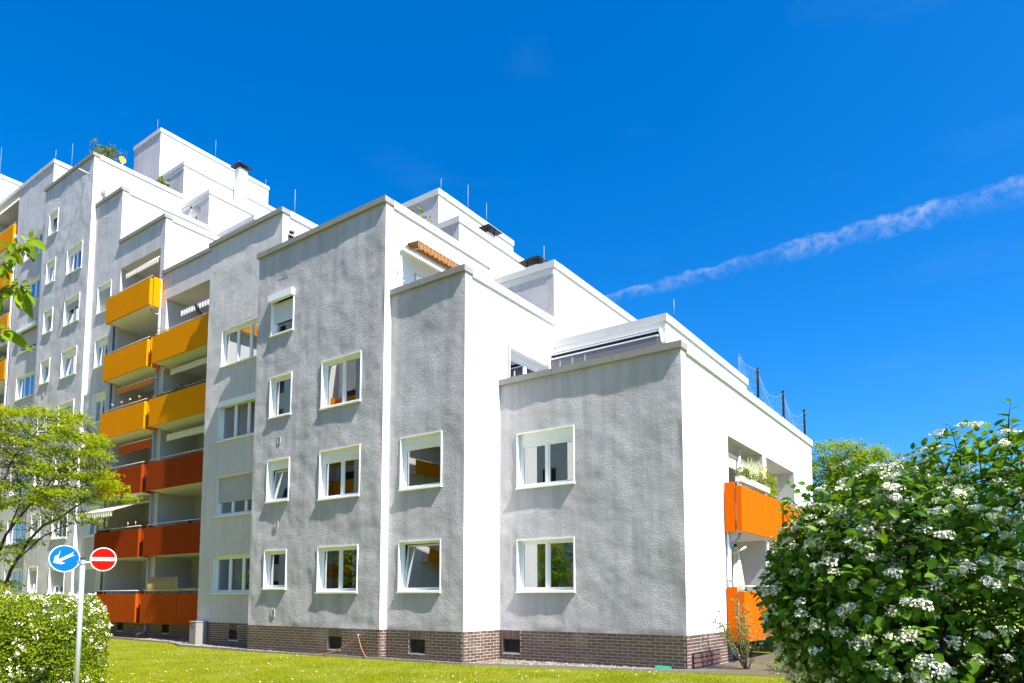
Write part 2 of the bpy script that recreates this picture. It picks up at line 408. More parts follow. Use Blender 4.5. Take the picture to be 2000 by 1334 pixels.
# window openings (outer edge of the trim): u0, u1, z0, z1
def grow(h, g=-.03): return (h[0] - g, h[1] + g, h[2] - g, h[3] + g)
WIN = []       # (face, opening, options)
def W(face, u0, u1, z0, z1, **k): WIN.append((face, (u0, u1, z0, z1), k)); return grow((u0, u1, z0, z1))
hA = [W(fA, -5.0, -3.1, 1.88, 3.39, n=2, curt=[('curtain', 0, .3), ('green_curtain', .3, 1)]),
      W(fA, -5.0, -3.09, 4.83, 6.46, n=2, box=.24, curt=[('curtain', .02, .25)])]
hB = [W(fB, -8.05, -6.42, 1.88, 3.38, n=1, tilt=7), W(fB, -8.03, -6.42, 4.84, 6.44, n=1, box=.22)]
hC = [W(fC, -14.02, -12.83, 2.01, 3.33, n=1), W(fC, -14.01, -12.81, 4.92, 6.38, n=1, box=.2, tilt=7),
      W(fC, -13.98, -12.81, 7.81, 9.27, n=1, curt=[('curtain', 0, 1)]), W(fC, -14.03, -12.81, 10.70, 12.12, n=1, outbox=.2, shut=.62),
      W(fC, -11.29, -9.45, 1.88, 3.34, n=2, curt=[('curtain', 0, .16)]), W(fC, -11.3, -9.43, 4.79, 6.39, n=2, box=.24),
      W(fC, -11.3, -9.46, 7.71, 9.31, n=2)]
hD = [W(fD, -18.31, -15.6, 1.88, 3.34, n=3, curt=[('curtain', .34, .66)], trim=0), W(fD, -18.28, -15.6, 4.79, 6.36, n=3, shut=.66, trim=0),  # pale middle sheets in this bay take the place of a mirrored white wall
      W(fD, -18.3, -15.6, 7.70, 9.24, n=3, outpanel=.2, curt=[('curtain', .34, .7)], trim=0), W(fD, -18.3, -15.6, 10.63, 12.17, n=3, curt=[('curtain', .34, .66)], trim=0)]
hF = [W(fF, -31.9, -30.45, 1.9 + 2.91 * k, 3.4 + 2.91 * k + .05, n=2, box=.2, **o) for k, o in
      ((0, dict(shut=1)), (1, {}), (2, dict(shut=.5)), (3, dict(curt=[('amber_blind', .35, 1)])), (4, dict(curt=[('curtain', .2, 1)])), (5, dict(shut=1)))]
hG = [W(fG, -37.82, -36.65, 2.04 + 2.91 * k, 3.42 + 2.91 * k + .02, n=1, box=.16, **o) for k, o in
      enumerate((dict(shut=.62), {}, {}, {}, dict(tilt=5), dict(tilt=6), {}, dict(tilt=9)))]
hG += [W(fG, -35.2, -33.38, 1.9 + 2.91 * k, 3.42 + 2.91 * k + .03, n=2, box=.2, **o) for k, o in
       enumerate((dict(shut=.7), {}, {}, dict(shut=.5), dict(tilt=3), dict(shut=.3, tilt=5), {}))]
hH = [W(fH, -42.4, -39.82, 1.95 + 2.91 * k, 3.4 + 2.91 * k + .06, n=3, trim=0, **o) for k, o in
      enumerate(({}, {}, {}, {}, {}, dict(shut=.8, outbox=.18), dict(curt=[('curtain', .3, .8)]), {}))]

# --- main facades
grid_wall('wall', fA, -5.61, 0, ZB, 7.92, 'stucco', BLD, hA, .044, .06, 3)
grid_wall('wall', fB, -8.5, -5.61, ZB, 10.82, 'stucco', BLD, hB, .042, .06, 11)
grid_wall('wall', fC, -14.83, -8.5, ZB, 13.68, 'stucco', BLD, hC, .046, .065, 23)
grid_wall('wall', fD, -19.25, -14.64, ZB, 15.75, 'stucco_light', BLD, hD, .036, .08, 31)
grid_wall('wall', fF, -25.36, -19.2, ZB, 16.78, 'stucco_light', BLD, [(-25.0, -19.5, ZB, 15.6)])
grid_wall('wall', fF, -29.73, -25.36, ZB, 19.62, 'stucco_far', BLD, [(-29.55, -25.72, ZB, 18.32)])
grid_wall('wall', fF, -32.57, -29.73, ZB, 22.5, 'stucco_far', BLD, hF, .028, .1, 51)
grid_wall('wall', fG, -38.55, -32.57, ZB, 25.32, 'stucco_far', BLD, hG, .044, .09, 41)
grid_wall('wall', fH, -43.7, -38.75, ZB, 27.5, 'stucco_far', BLD, hH, .024, .12, 61)
# --- lit side faces
endholes = [(3.4, 6.85, ZB, 6.4), (7.24, 10.85, ZB, 6.4)]
quadwall(xA, 0, YB_, ZB, 7.92, holes=endholes)
bw = [(.42, 2.75, 6.9, 9.36)]
quadwall(xB, -1.65, 3.05, ZB, 10.82, holes=bw); quadwall(xB, 3.05, YB_, ZB, 12.84)
cw = [(-.65, 1.35, 9.9, 12.0)]
quadwall(xC, -1.93, 3.23, ZB, 13.68, holes=cw)
quadwall(Face('x', -9.77), 3.05, YB_, 8, 15.76); quadwall(Face('x', -11.65), 4.0, 9.2, 13, 17.98)
quadwall(xD, -1.15, YB_, ZB, 15.75); quadwall(xE, .15, YB_, 12, 16.78)
quadwall(xF, .15, 4.85, 12, 19.62); quadwall(xF, 4.85, 8.2, 12, 21.72)
quadwall(xF2, .15, 4.85, 15, 22.5); quadwall(xF2, 4.85, YB_, 15, 24.66)
quadwall(xG, -.1, 4.85, ZB, 25.32); quadwall(xG, 4.85, YB_, 18, 27.42)
quadwall(Face('x', -35.55), 4.9, 12.7, 22, 30.76); quadwall(xH, .32, 9, 20, 27.5)
quadwall(Face('x', -48), -1.5, 14, ZB, 30.05)
# --- penthouse fronts
def pent(x0, x1, y, z0, z1, mat='stucco', disp=.006):
    return grid_wall('wall', Face('y', y), x0, x1, z0, z1, mat, BLD, (), disp, .1, x0)
pent(-5.61, -1.66, 3.05, 6.85, 10.05, 'fascia', 0); quadwall(Face('x', -1.66), 3.05, 10.9, 6.85, 10.05)
pent(-9.77, -5.61, 3.05, 9.7, 12.84); pent(-14.83, -9.77, 3.05, 12.6, 15.76); pent(-14.83, -11.65, 4.0, 15.5, 17.98)
pent(-29.73, -25.36, 4.85, 18.3, 21.72, 'plaster_white', 0); pent(-32.57, -29.73, 4.85, 21.2, 24.66); pent(-35.55, -32.57, 4.85, 24.1, 27.42); pent(-38.8, -35.55, 4.9, 26, 30.76)
pent(-62, -48, -1.5, .8, 30.05, 'plaster_grey', 0)
# --- coping
for f, a, b, z in ((fA, -5.66, .05, 8.15), (fB, -8.5, -5.56, 11.05), (fC, -14.88, -8.45, 13.92), (fD, -19.3, -14.59, 15.98),
                   (fF, -25.36, -19.3, 17.02), (fF, -29.73, -25.31, 19.86), (fF, -32.57, -29.68, 22.74), (fG, -38.6, -32.52, 25.56)):
    coping(f, a, b, z, 'concrete')
for f, a, b, z in ((fH, -48, -38.7, 27.72), (Face('y', 3.05), -5.61, -1.61, 10.28), (Face('y', 3.05), -9.77, -5.56, 13.08), (Face('y', 3.05), -14.83, -9.72, 16.0),
                   (Face('y', 4), -14.83, -11.6, 18.2), (Face('y', 4.85), -29.73, -25.31, 21.95), (Face('y', 4.85), -32.57, -29.68, 24.9), (Face('y', 4.85), -35.55, -32.52, 27.66), (Face('y', 4.9), -38.85, -35.5, 31.0)):
    coping(f, a, b, z, 'coping_metal', .24, .06)
for f, a, b, z in ((xA, .29, YB_ + .05, 8.15), (xB, -1.36, 3.07, 11.05), (xC, -1.64, 3.25, 13.92), (xD, -.86, YB_, 15.98), (xF, .44, 4.85, 19.86), (xF2, .44, 4.92, 22.74), (xG, .19, 4.93, 25.56), (xH, .61, 9, 27.72),
                   (Face('x', -1.66), 3.35, 10.95, 10.28), (xB, 3.35, YB_, 13.08), (Face('x', -9.77), 3.35, YB_, 16.0), (Face('x', -11.65), 4.3, 9.2, 18.2),
                   (xF, 5.15, 8.2, 21.95), (xF2, 5.15, YB_, 24.9), (xG, 5.15, YB_, 27.66), (Face('x', -35.55), 5.2, 12.75, 31.0), (Face('x', -48), -1.5, 14, 30.27)):
    coping(f, a, b, z, 'coping_metal', .24, .06)
# second step of the metal roof edges
for f, a, b, z in ((Face('y', 3.05), -5.61, -1.66, 10.04), (Face('y', 3.05), -9.77, -5.61, 12.84), (Face('y', 4.85), -29.73, -25.36, 21.71), (Face('y', 4.85), -32.57, -29.73, 24.66), (Face('y', 4.85), -35.55, -32.57, 27.42)):
    f.box(mb := MB(), a, b - .012, .018, -.1, z - .22, z - .004); mb.build('fascia_board', 'fascia', BLD)
# --- roofs, inner parapets, rear walls
for x0, x1, y0, y1, zr, zp in ((-5.61, 0, 0, YB_, 6.9, 7.9), (-8.5, -5.61, -1.65, 3.05, 9.8, 10.8), (-14.83, -8.5, -1.93, 3.05, 12.7, 13.6), (-19.25, -14.64, -1.15, YB_, 15.2, 15.7),
                               (-25.36, -19.2, .15, YB_, 16.2, 16.7), (-29.73, -25.36, .15, 4.85, 18.5, 19.6), (-32.57, -29.73, .15, 4.85, 21.4, 22.4), (-38.55, -32.57, -.1, 4.85, 24.3, 25.3), (-48, -38.75, .32, YB_, 26.8, 27.4)):
    flat(x0 + .01, x1 - .01, y0 + .01, y1, zr); parapet_inner(x0 + .01, x1 - .01, y0 + .01, y1, zr, zp)
for x0, x1, y0, y1, zr in ((-5.61, -1.66, 3.05, 10.9, 10.2), (-9.77, -5.61, 3.05, YB_, 13.0), (-14.83, -9.77, 3.05, YB_, 15.9), (-14.83, -11.65, 4, 9.2, 18.1), (-29.73, -25.36, 4.85, 8.2, 21.9),
                           (-32.57, -29.73, 4.85, YB_, 24.8), (-35.55, -32.57, 4.85, YB_, 27.6), (-38.8, -35.55, 4.9, 12.7, 30.9), (-62, -48, -1.5, 14, 30.1)):
    flat(x0, x1, y0, y1, zr, 'roofing', 'roof')
for a in ((-5.6, 0, 3, YB_, .8, 7.9), (-14.8, -5.7, 3, YB_ - .01, .8, 12.8), (-14.82, -9.9, 3, YB_ - .02, 8, 15.7), (-19.24, -14.7, -1.1, YB_ - .03, .8, 15.7), (-62, -19.3, .4, YB_ - .04, .8, 16.7),
          (-38.8, -32.6, .4, 12, 12, 25.3), (-14.82, -11.7, 4, 9.2, 13, 18), (-38.79, -35.6, 4.9, 12.7, 22, 30.7), (-5.5, -1.7, 3.1, 10.9, 7, 10)):
    back_faces(*a)
MB().quad((-14.83, -1.15, .8), (-14.83, -1.93, .8), (-14.83, -1.93, 13.75), (-14.83, -1.15, 13.75)).build('side_wall', 'stucco', BLD)
MB().quad((-14.83, 3.05, 12), (-14.83, -1.15, 12), (-14.83, -1.15, 13.75), (-14.83, 3.05, 13.75)).build('side_wall', 'stucco', BLD)
MB().quad((-38.55, .33, .8), (-38.55, -.1, .8), (-38.55, -.1, 25.32), (-38.55, .33, 25.32)).build('side_wall', 'stucco_far', BLD)

# ------------------------------------------------------------------ windows
def wavy(face, u0, u1, d, z0, z1, mat, parent, folds=9, name='curtain'):
    mb = MB(); n = max(8, int((u1 - u0) * 40)); i0 = 0
    for i in range(n + 1):
        u = u0 + (u1 - u0) * i / n; dd = d + .02 * math.sin(i * 2 * math.pi * folds * (u1 - u0) / n / .9)
        mb.v += [face.pt(u, dd, z0), face.pt(u, dd, z1)]
    for i in range(n): mb.f.append((2 * i, 2 * i + 2, 2 * i + 3, 2 * i + 1))
    mb.smooth = True; return mb.build(name, mat, parent)
def slats(face, u0, u1, d, z0, z1, mat, parent, pitch=.05):
    mb = MB(); k = int((z1 - z0) / pitch) + 1; p = (z1 - z0) / k
    for i in range(k):
        a = z0 + i * p; mb.hexa([face.pt(u0, d + .010, a + .004), face.pt(u1, d + .010, a + .004), face.pt(u1, d - .012, a), face.pt(u0, d - .012, a),
                                 face.pt(u0, d + .006, a + p - .004), face.pt(u1, d + .006, a + p - .004), face.pt(u1, d - .012, a + p), face.pt(u0, d - .012, a + p)])
    return mb.build('roller_shutter', mat, parent)
def ring(mb, face, u0, u1, z0, z1, w, d0, d1, tf=None):
    pts = [(u0, u1, z0, z0 + w), (u0, u1, z1 - w, z1), (u0, u0 + w, z0 + w, z1 - w), (u1 - w, u1, z0 + w, z1 - w)]
    for a, b, c, d in pts:
        q = [(a, d0, c), (b, d0, c), (b, d1, c), (a, d1, c), (a, d0, d), (b, d0, d), (b, d1, d), (a, d1, d)]
        if tf: q = [tf(*x) for x in q]
        mb.hexa([face.pt(*x) for x in q])
def window(face, op, n=1, box=0, outbox=0, outpanel=0, shut=0, tilt=0, curt=(), trim=1, name='window', sill=1, depth=.15):
    u0, u1, z0, z1 = op
    w = MB()
    if trim: ring(w, face, u0, u1, z0 + .045, z1, .030, .028, -.04)
    else: ring(w, face, u0 + .02, u1 - .02, z0 + .045, z1, .02, .004, -.04)
    t = .030 if trim else .04
    a, b, c, e = u0 + t, u1 - t, z0 + .05, z1 - t
    # reveal: thin boards behind the opening edge
    r = w
    face.box(r, a - .03, a, -.04, -depth - .08, c - .02, e + .03); face.box(r, b, b + .03, -.04, -depth - .08, c - .02, e + .03)
    face.box(r, a, b, -.04, -depth - .08, e, e + .03); face.box(r, a, b, -.04, -depth - .08, c - .04, c)
    win = w.build(name, 'trim', BLD)
    if sill:
        s = MB(); face.box(s, u0 - .015, u1 + .015, .068, -depth, z0, z0 + .042); s.build('sill', 'trim', win)
    top = e
    if box: mb = MB(); face.box(mb, a, b, -depth + .05, -depth - .06, e - box, e); face.box(mb, a, b, -depth + .06, -depth - .06, e - box - .03, e - box - .002); mb.build('shutter_box', 'pvc', win); top = e - box - .03
    if outbox: mb = MB(); face.box(mb, u0 - .03, u1 + .03, .15, .004, z1 - outbox, z1 + .03); mb.build('shutter_box', 'pvc', win); top = z1 - outbox
    if outpanel: mb = MB(); face.box(mb, u0 - .03, u1 + .3, .03, .003, z1 - outpanel + .03, z1 + .06); mb.build('shutter_box', 'trim', win); top = e - .03
    f = MB(); ring(f, face, a, b, c, top, .055, -depth + .03, -depth - .05)
    wd = (b - a - .11) / n
    for i in range(1, n): x = a + .055 + i * wd; face.box(f, x - .028, x + .028, -depth + .03, -depth - .05, c + .055, top - .055)
    f.build('frame', 'pvc', win)
    for i in range(n):
        p, q = a + .055 + i * wd + (.03 if i else .002), a + .055 + (i + 1) * wd - (.03 if i < n - 1 else .002)
        zb, zt = c + .057, top - .057
        tf = None
        if tilt and i == 0:
            ct, st = math.cos(R(tilt)), math.sin(R(tilt))
            tf = lambda u, d, z, zb=zb, ct=ct, st=st: (u, (d + depth) * ct - (z - zb) * st - depth, zb + (z - zb) * ct + (d + depth) * st)
        s = MB(); ring(s, face, p, q, zb, zt, .05, -depth + .015, -depth - .05, tf); sash = s.build('sash', 'pvc', win)
        g = MB(); pts = [(p + .045, -depth - .01, zb + .045), (q - .045, -depth - .01, zb + .045), (q - .045, -depth - .01, zt - .045), (p + .045, -depth - .01, zt - .045)]
        if tf: pts = [tf(*x) for x in pts]
        face.quad(g, *pts); g.build('pane', 'glass', win)
    # room behind
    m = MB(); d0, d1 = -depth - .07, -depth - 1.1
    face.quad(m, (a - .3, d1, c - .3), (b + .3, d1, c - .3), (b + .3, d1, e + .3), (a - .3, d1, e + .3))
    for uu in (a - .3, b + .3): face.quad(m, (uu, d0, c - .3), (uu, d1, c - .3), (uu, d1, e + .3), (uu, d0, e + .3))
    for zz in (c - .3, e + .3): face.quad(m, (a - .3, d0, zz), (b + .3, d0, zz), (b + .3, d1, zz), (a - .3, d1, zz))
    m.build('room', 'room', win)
    for cm, s0, s1 in curt:
        wavy(face, a + (b - a) * s0, a + (b - a) * s1, -depth - (.3 if tilt else .16), c, top, cm, win)
    if shut: slats(face, a + .012, b - .012, -depth + .05, top - (top - c) * shut, top, 'slat_white' if trim and face is fC else 'slat', win)
    return win
for f, op, k in WIN: window(f, op, **k)
# terrace doors in the lit side faces
wt_ = window(xB, (.45, 2.72, 6.93, 9.33), n=2, box=.12, sill=0, depth=.2)
window(xC, (-.62, 1.32, 9.93, 11.97), n=2, box=.2, shut=.5, sill=0, depth=.28)

# ------------------------------------------------------------------ brick plinth
brick_cache = {}
bricks = []          # (pos, rotz, length, height)
def plinth(face, u0, u1, holes, z1=ZB):
    """brick courses on a face; holes = basement windows"""
    pl = grid_wall('plinth', Face(face.axis, face.pos + (.007 if face.axis == 'y' else -.007)), u0, u1, -.1, z1, 'mortar', BLD, holes)
    items = []
    for c in range(10):
        za = c * .083; s = u0 - (.15 if c % 2 else 0)
        while s < u1 - .01:
            a, b = max(s, u0), min(s + .282, u1); s += .30
            segs = [(a, b)]
            for h in holes:
                lo, hi = h[2] - .02, .84          # soldier course above the opening
                if za + .04 > lo:
                    new = []
                    for p, q in segs:
                        if q <= h[0] or p >= h[1]: new.append((p, q)); continue
                        if p < h[0] - .03: new.append((p, h[0] - .01))
                        if q > h[1] + .03: new.append((h[1] + .01, q))
                    segs = new
            for p, q in segs:
                if q - p > .035: items.append(((p + q) / 2, za + .0415, round(q - p, 2), .066))
    for h in holes:
        k = int(round((h[1] - h[0]) / .083)); w = (h[1] - h[0]) / k
        for i in range(k): items.append((h[0] + (i + .5) * w, h[3] + (z1 - h[3]) / 2, round(w - .012, 3), round(z1 - h[3] - .012, 3)))
    for u, z, L, hh in items:
        bricks.append((Vector(face.pt(u, -.02 + random.uniform(-.002, .002), z)), 0 if face.axis == 'y' else math.pi / 2, L, hh, pl))
    for h in holes:
        m = MB(); ring(m, face, h[0], h[1], h[2], h[3], .025, -.03, -.16); bw_ = m.build('basement_window', 'basement_frame', BLD)
        m = MB(); face.quad(m, (h[0] + .02, -.14, h[2] + .02), (h[1] - .02, -.14, h[2] + .02), (h[1] - .02, -.14, h[3] - .02), (h[0] + .02, -.14, h[3] - .02)); m.build('pane', 'basement', bw_)
        m = MB(); u = h[0] + .07
        while u < h[1] - .05: face.box(m, u - .004, u + .004, -.11, -.12, h[2] + .025, h[3] - .025); u += .06
        m.build('grille', 'basement_frame', bw_)
    return pl
plinth(fA, -5.61, -.03, [(-5.5, -4.9, .2, .59)])
plinth(xB, -1.63, -.0, [])
plinth(fB, -8.5, -5.64, [(-7.58, -6.98, .19, .59)])
plinth(xC, -1.91, -1.65, [])
plinth(fC, -14.83, -8.53, [(-10.72, -10.1, .19, .59)])
plinth(fD, -19.25, -14.86, [(-17.15, -16.6, .22, .6)])
plinth(fF, -30, -19.3, [(-24.2, -23.6, .22, .6), (-28.2, -27.6, .22, .6)])
plinth(xA, .0, 3.38, [])
bricks.sort(key=lambda b: (b[0] - CAM).length)
def brick_mesh(L, h):
    k = (L, h)
    if k not in brick_cache: brick_cache[k] = MB().box(-L / 2, L / 2, -.02, .02, -h / 2, h / 2).mesh('brick'); brick_cache[k].materials.append(MATS['brick'])
    return brick_cache[k]
for p, rz, L, h, pl in bricks[:300]:
    o = link('brick', brick_mesh(L, h)); o.location = p; o.rotation_euler.z = rz; o.parent = pl
rest = {}
for p, rz, L, h, pl in bricks[300:]:
    mb = rest.setdefault(pl.name, (MB(), pl))[0]
    dx, dy = (L / 2, .02) if rz == 0 else (.02, L / 2)
    mb.box(p.x - dx, p.x + dx, p.y - dy, p.y + dy, p.z - h / 2, p.z + h / 2)
for mb, pl in rest.values(): tag(mb.build('brick_courses', 'brick', pl), kind='stuff')
# cellar vent with louvres in the end wall
gv = MB(); xA.box(gv, .3, 2.3, .006, -.012, .02, .40); gr = gv.build('cellar_vent', 'black', BLD)
for i in range(3):
    z = .05 + i * .115; m = MB()
    m.hexa([xA.pt(.34, .05, z), xA.pt(2.26, .05, z), xA.pt(2.26, .02, z), xA.pt(.34, .02, z), xA.pt(.34, .03, z + .085), xA.pt(2.26, .03, z + .085), xA.pt(2.26, .01, z + .085), xA.pt(.34, .01, z + .085)])
    m.build('louvre', 'brown_grille', gr)
# small wall vents
for u, z in ((-13.4, 4.18), (-13.45, 1.24), (-13.41, 7.02), (-37.3, 10.6), (-37.3, 13.1)):
    f = fC if u > -20 else fG
    m = MB(); ring(m, f, u - .08, u + .08, z - .11, z + .11, .02, .02, .0); v = m.build('wall_vent', 'slat', BLD)
    m = MB()
    for i in range(4): f.box(m, u - .06, u + .06, .012, .002, z - .085 + i * .045, z - .06 + i * .045)
    m.build('slat', 'cabinet', v)

# ------------------------------------------------------------------ loggias and balconies
def loggia(face, u0, u1, z0, z1, depth, floors, doors=True, name='loggia'):
    """recess with side walls, rear wall, ceiling"""
    m = MB(); d = -depth
    face.quad(m, (u0, d, z0), (u1, d, z0), (u1, d, z1), (u0, d, z1))
    face.quad(m, (u0, 0, z0), (u0, d, z0), (u0, d, z1), (u0, 0, z1)); face.quad(m, (u1, d, z0), (u1, 0, z0), (u1, 0, z1), (u1, d, z1))
    face.quad(m, (u0, 0, z1), (u0, d, z1), (u1, d, z1), (u1, 0, z1))
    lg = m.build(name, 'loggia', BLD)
    if doors:
        for k, (a, b, sh) in floors:
            zf = 1.0 + 2.91 * k
            m = MB(); ring(m, face, a, b, zf, zf + 2.15, .08, d + .05, d + .004); dr = m.build('balcony_door', 'pvc', lg)
            mid = (a + b) / 2
            m = MB(); face.quad(m, (a + .07, d + .02, zf + .07), (b - .07, d + .02, zf + .07), (b - .07, d + .02, zf + 2.08), (a + .07, d + .02, zf + 2.08)); m.build('pane', 'glass', lg)
            m = MB(); face.quad(m, (a + .07, d + .006, zf + .07), (b - .07, d + .006, zf + .07), (b - .07, d + .006, zf + 2.08), (a + .07, d + .006, zf + 2.08)); m.build('door_panel', 'room', lg)
            if sh: slats(face, a + .06, b - .06, d + .07, zf + 2.1 - 2.0 * sh, zf + 2.1, 'slat', lg)
    return lg
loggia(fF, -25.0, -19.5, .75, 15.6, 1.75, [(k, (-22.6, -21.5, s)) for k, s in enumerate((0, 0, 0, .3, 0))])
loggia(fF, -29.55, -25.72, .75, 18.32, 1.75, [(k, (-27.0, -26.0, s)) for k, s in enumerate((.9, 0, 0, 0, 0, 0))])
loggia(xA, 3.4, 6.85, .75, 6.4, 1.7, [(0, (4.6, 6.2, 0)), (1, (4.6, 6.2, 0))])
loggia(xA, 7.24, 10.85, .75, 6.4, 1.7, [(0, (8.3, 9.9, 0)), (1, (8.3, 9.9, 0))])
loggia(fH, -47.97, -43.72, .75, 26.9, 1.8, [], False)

def balcony(face, u0, u1, k, mat, front, z0=.66, z1=1.92, slabd=1.7, endgap=.14, joint=.45, left_end=True, right_end=True, wall=None):
    """panelled parapet with a rail; front = distance of the panel from the wall face"""
    zb, zt = z0 + 2.91 * k, z1 + 2.91 * k
    m = MB(); face.box(m, u0 + .10, u1 - .10, front - .10, -.001, zb + .012, zb + .26)
    if wall: face.box(m, wall[0] + .003, wall[1] - .003, -.002, -slabd + .01, zb + .012, zb + .26)
    bal = m.build('balcony', 'soffit', BLD)
    uj = u0 + (u1 - u0) * joint
    for a, b in ((u0, uj - .007), (uj + .007, u1)):
        m = MB(); face.box(m, a, b, front, front - .05, zb, zt); m.build('panel', mat, bal)
    for s, on in ((-1, left_end), (1, right_end)):
        if not on: continue
        ue = u0 if s < 0 else u1; ui = ue - s * .05
        m = MB(); face.box(m, ue, ui, front - .052, front - .15, zb, zt); m.build('panel_return', mat, bal)
        m = MB(); face.box(m, ue, ui, front - .19, .03, zb - .005, zt + .12); m.build('end_panel', mat, bal)
    rz = zt + .15
    m = MB(); m.tube([face.pt(u0 + .03, front - .12, rz), face.pt(u1 - .03, front - .12, rz)], .022, 8); m.build('handrail', 'rail', bal)
    kk = max(3, int((u1 - u0) / .75))
    for i in range(kk + 1):
        u = u0 + .12 + (u1 - u0 - .24) * i / kk; m = MB(); face.box(m, u - .012, u + .012, front - .107, front - .133, zb + .1, rz - .02); m.build('post', 'steel', bal)
    return bal
BAL = {}
for k, mt in enumerate(('rust_lit', 'rust', 'rust', 'amber', 'amber', 'amber')):
    BAL['L', k] = balcony(fF, -29.45, -25.3, k, mt, .65, joint=.44, wall=(-29.55, -25.72))
for k, mt in enumerate(('rust_lit', 'rust', 'rust', 'amber', 'amber')):
    BAL['R', k] = balcony(fF, -24.85, -19.9, k, mt, .65, joint=.60, wall=(-25.0, -19.5))
for k in (0, 1):
    BAL['E', k] = balcony(xA, 2.9, 7.0, k, 'orange', .5, joint=.48, z0=.66 if k else .55, wall=(3.4, 6.85))
    BAL['E2', k] = balcony(xA, 7.3, 11.2, k, 'orange', .5, joint=.5, wall=(7.24, 10.85))
for k in range(9):
    balcony(fH, -47.9, -43.72, k, 'amber' if k > 2 else 'rust', .22, joint=.5, slabd=1.8, wall=(-47.97, -43.72))

# ------------------------------------------------------------------ awnings
def awning(face, u0, u1, z, d, mat, parent=None, val=.24, ext=0, drop=.0, cassette=True, scal=.22, cmat='pvc', vmat=None):
    """roller under a soffit with a scalloped valance; ext = how far the cloth reaches out"""
    m = MB()
    if cassette: m.tube([face.pt(u0, d - .05, z), face.pt(u1, d - .05, z)], .055, 10)
    else: face.box(m, u0, u1, d, d - .1, z - .05, z + .05)
    aw = m.build('awning', cmat, BLD)
    if ext:
        m = MB(); m.quad(face.pt(u0 + .05, d, z + .03), face.pt(u1 - .05, d, z + .03), face.pt(u1 - .05, d + ext, z - drop), face.pt(u0 + .05, d + ext, z - drop))
        m.quad(face.pt(u0 + .05, d, z + .022), face.pt(u0 + .05, d + ext, z - drop - .008), face.pt(u1 - .05, d + ext, z - drop - .008), face.pt(u1 - .05, d, z + .022)); m.build('cloth', mat, aw)
        for u in (u0 + .25, u1 - .25):
            m = MB(); m.tube([face.pt(u, d - .02, z - .06), face.pt(u + .12, d + ext * .5, z - drop * .5 - .07), face.pt(u, d + ext, z - drop - .02)], .02, 6); m.build('arm', 'steel', aw)
        m = MB(); m.tube([face.pt(u0, d + ext, z - drop), face.pt(u1, d + ext, z - drop)], .028, 8); m.build('front_bar', 'pvc', aw)
    zz, dd = z - drop - .03, d + ext + .012
    m = MB(); n = max(4, int(round((u1 - u0) / scal))); L = (u1 - u0 - .06) / n
    for i in range(n):
        a = u0 + .03 + i * L; i0 = len(m.v); N = 6
        for j in range(N + 1):
            s = j / N; w = .018 * math.sin(2 * math.pi * (i + s))
            m.v += [face.pt(a + L * s, dd + w, zz), face.pt(a + L * s, dd + w, zz - val + .055 * (1 - math.sin(math.pi * s)))]
        for j in range(N): m.f.append((i0 + 2 * j, i0 + 2 * j + 1, i0 + 2 * j + 3, i0 + 2 * j + 2))
    m.build('valance', vmat or mat, aw)
    return aw
sof = lambda k: .66 + 2.91 * (k + 1)
awning(fF, -29.0, -25.8, 17.9, .0, 'cream_cloth', ext=.0)
awning(fF, -23.9, -19.6, sof(4) - .42, -.1, 'white_cloth')
awning(fF, -24.4, -19.6, sof(3) - .2, .0, 'cream_cloth')
awning(fF, -24.4, -19.6, sof(2) - .35, .05, 'cream_cloth', cassette=False, cmat='cream_cloth')
awning(fF, -29.2, -25.8, sof(3) - .30, .05, 'orange_cloth', cmat='cream_cloth')
awning(fF, -29.1, -25.8, sof(2) - .22, -.1, 'red_cloth', val=.42)
awning(fF, -29.4, -25.9, sof(1) - .30, .0, 'cream_cloth', ext=1.5, drop=.55)
awning(fH, -48, -43.9, sof(5) - .2, -.05, 'cream_cloth'); awning(fH, -48, -43.9, sof(7) - .2, -.05, 'cream_cloth')
awning(xA, 3.45, 6.8, 6.1, -.35, 'cream_cloth', val=.42)
awning(xC, -1.32, 1.75, 12.62, .18, 'striped_cloth', ext=.55, drop=.02, cassette=False)
# end caps of the open striped awning
for u in (-1.35, 1.76):
    m = MB(); m.hexa([xC.pt(u, .0, 12.42), xC.pt(u + .03, .0, 12.42), xC.pt(u + .03, .32, 12.55), xC.pt(u, .32, 12.55), xC.pt(u, .0, 12.82), xC.pt(u + .03, .0, 12.82), xC.pt(u + .03, .26, 12.86), xC.pt(u, .26, 12.86)]); m.build('awning_cap', 'pvc', BLD)
fS = Face('y', 3.05)
sa = MB()      # long cassette on the lowest penthouse
for a, b, c, d in ((.02, .26, 9.74, 9.78), (.22, .26, 9.70, 9.76), (.02, .05, 9.5, 9.74)): fS.box(sa, -5.6, -1.78, a, b, c, d)
sac = sa.build('awning', 'pvc', BLD)
m = MB(); fS.box(m, -5.58, -1.8, .05, .21, 9.6, 9.735); m.build('recess', 'black', sac)
m = MB(); fS.box(m, -5.58, -1.82, .17, .25, 9.56, 9.60); m.build('front_bar', 'pvc', sac)
m = MB(); n = 9; L = 3.7 / n
for i in range(n):
    i0 = len(m.v)
    for j in range(7):
        s = j / 6; m.v += [fS.pt(-5.56 + (i + s) * L, .235, 9.56), fS.pt(-5.56 + (i + s) * L, .235, 9.33 - .05 * math.sin(math.pi * s))]
    for j in range(6): m.f.append((i0 + 2 * j, i0 + 2 * j + 1, i0 + 2 * j + 3, i0 + 2 * j + 2))
m.build('valance', 'grey_cloth', sac)
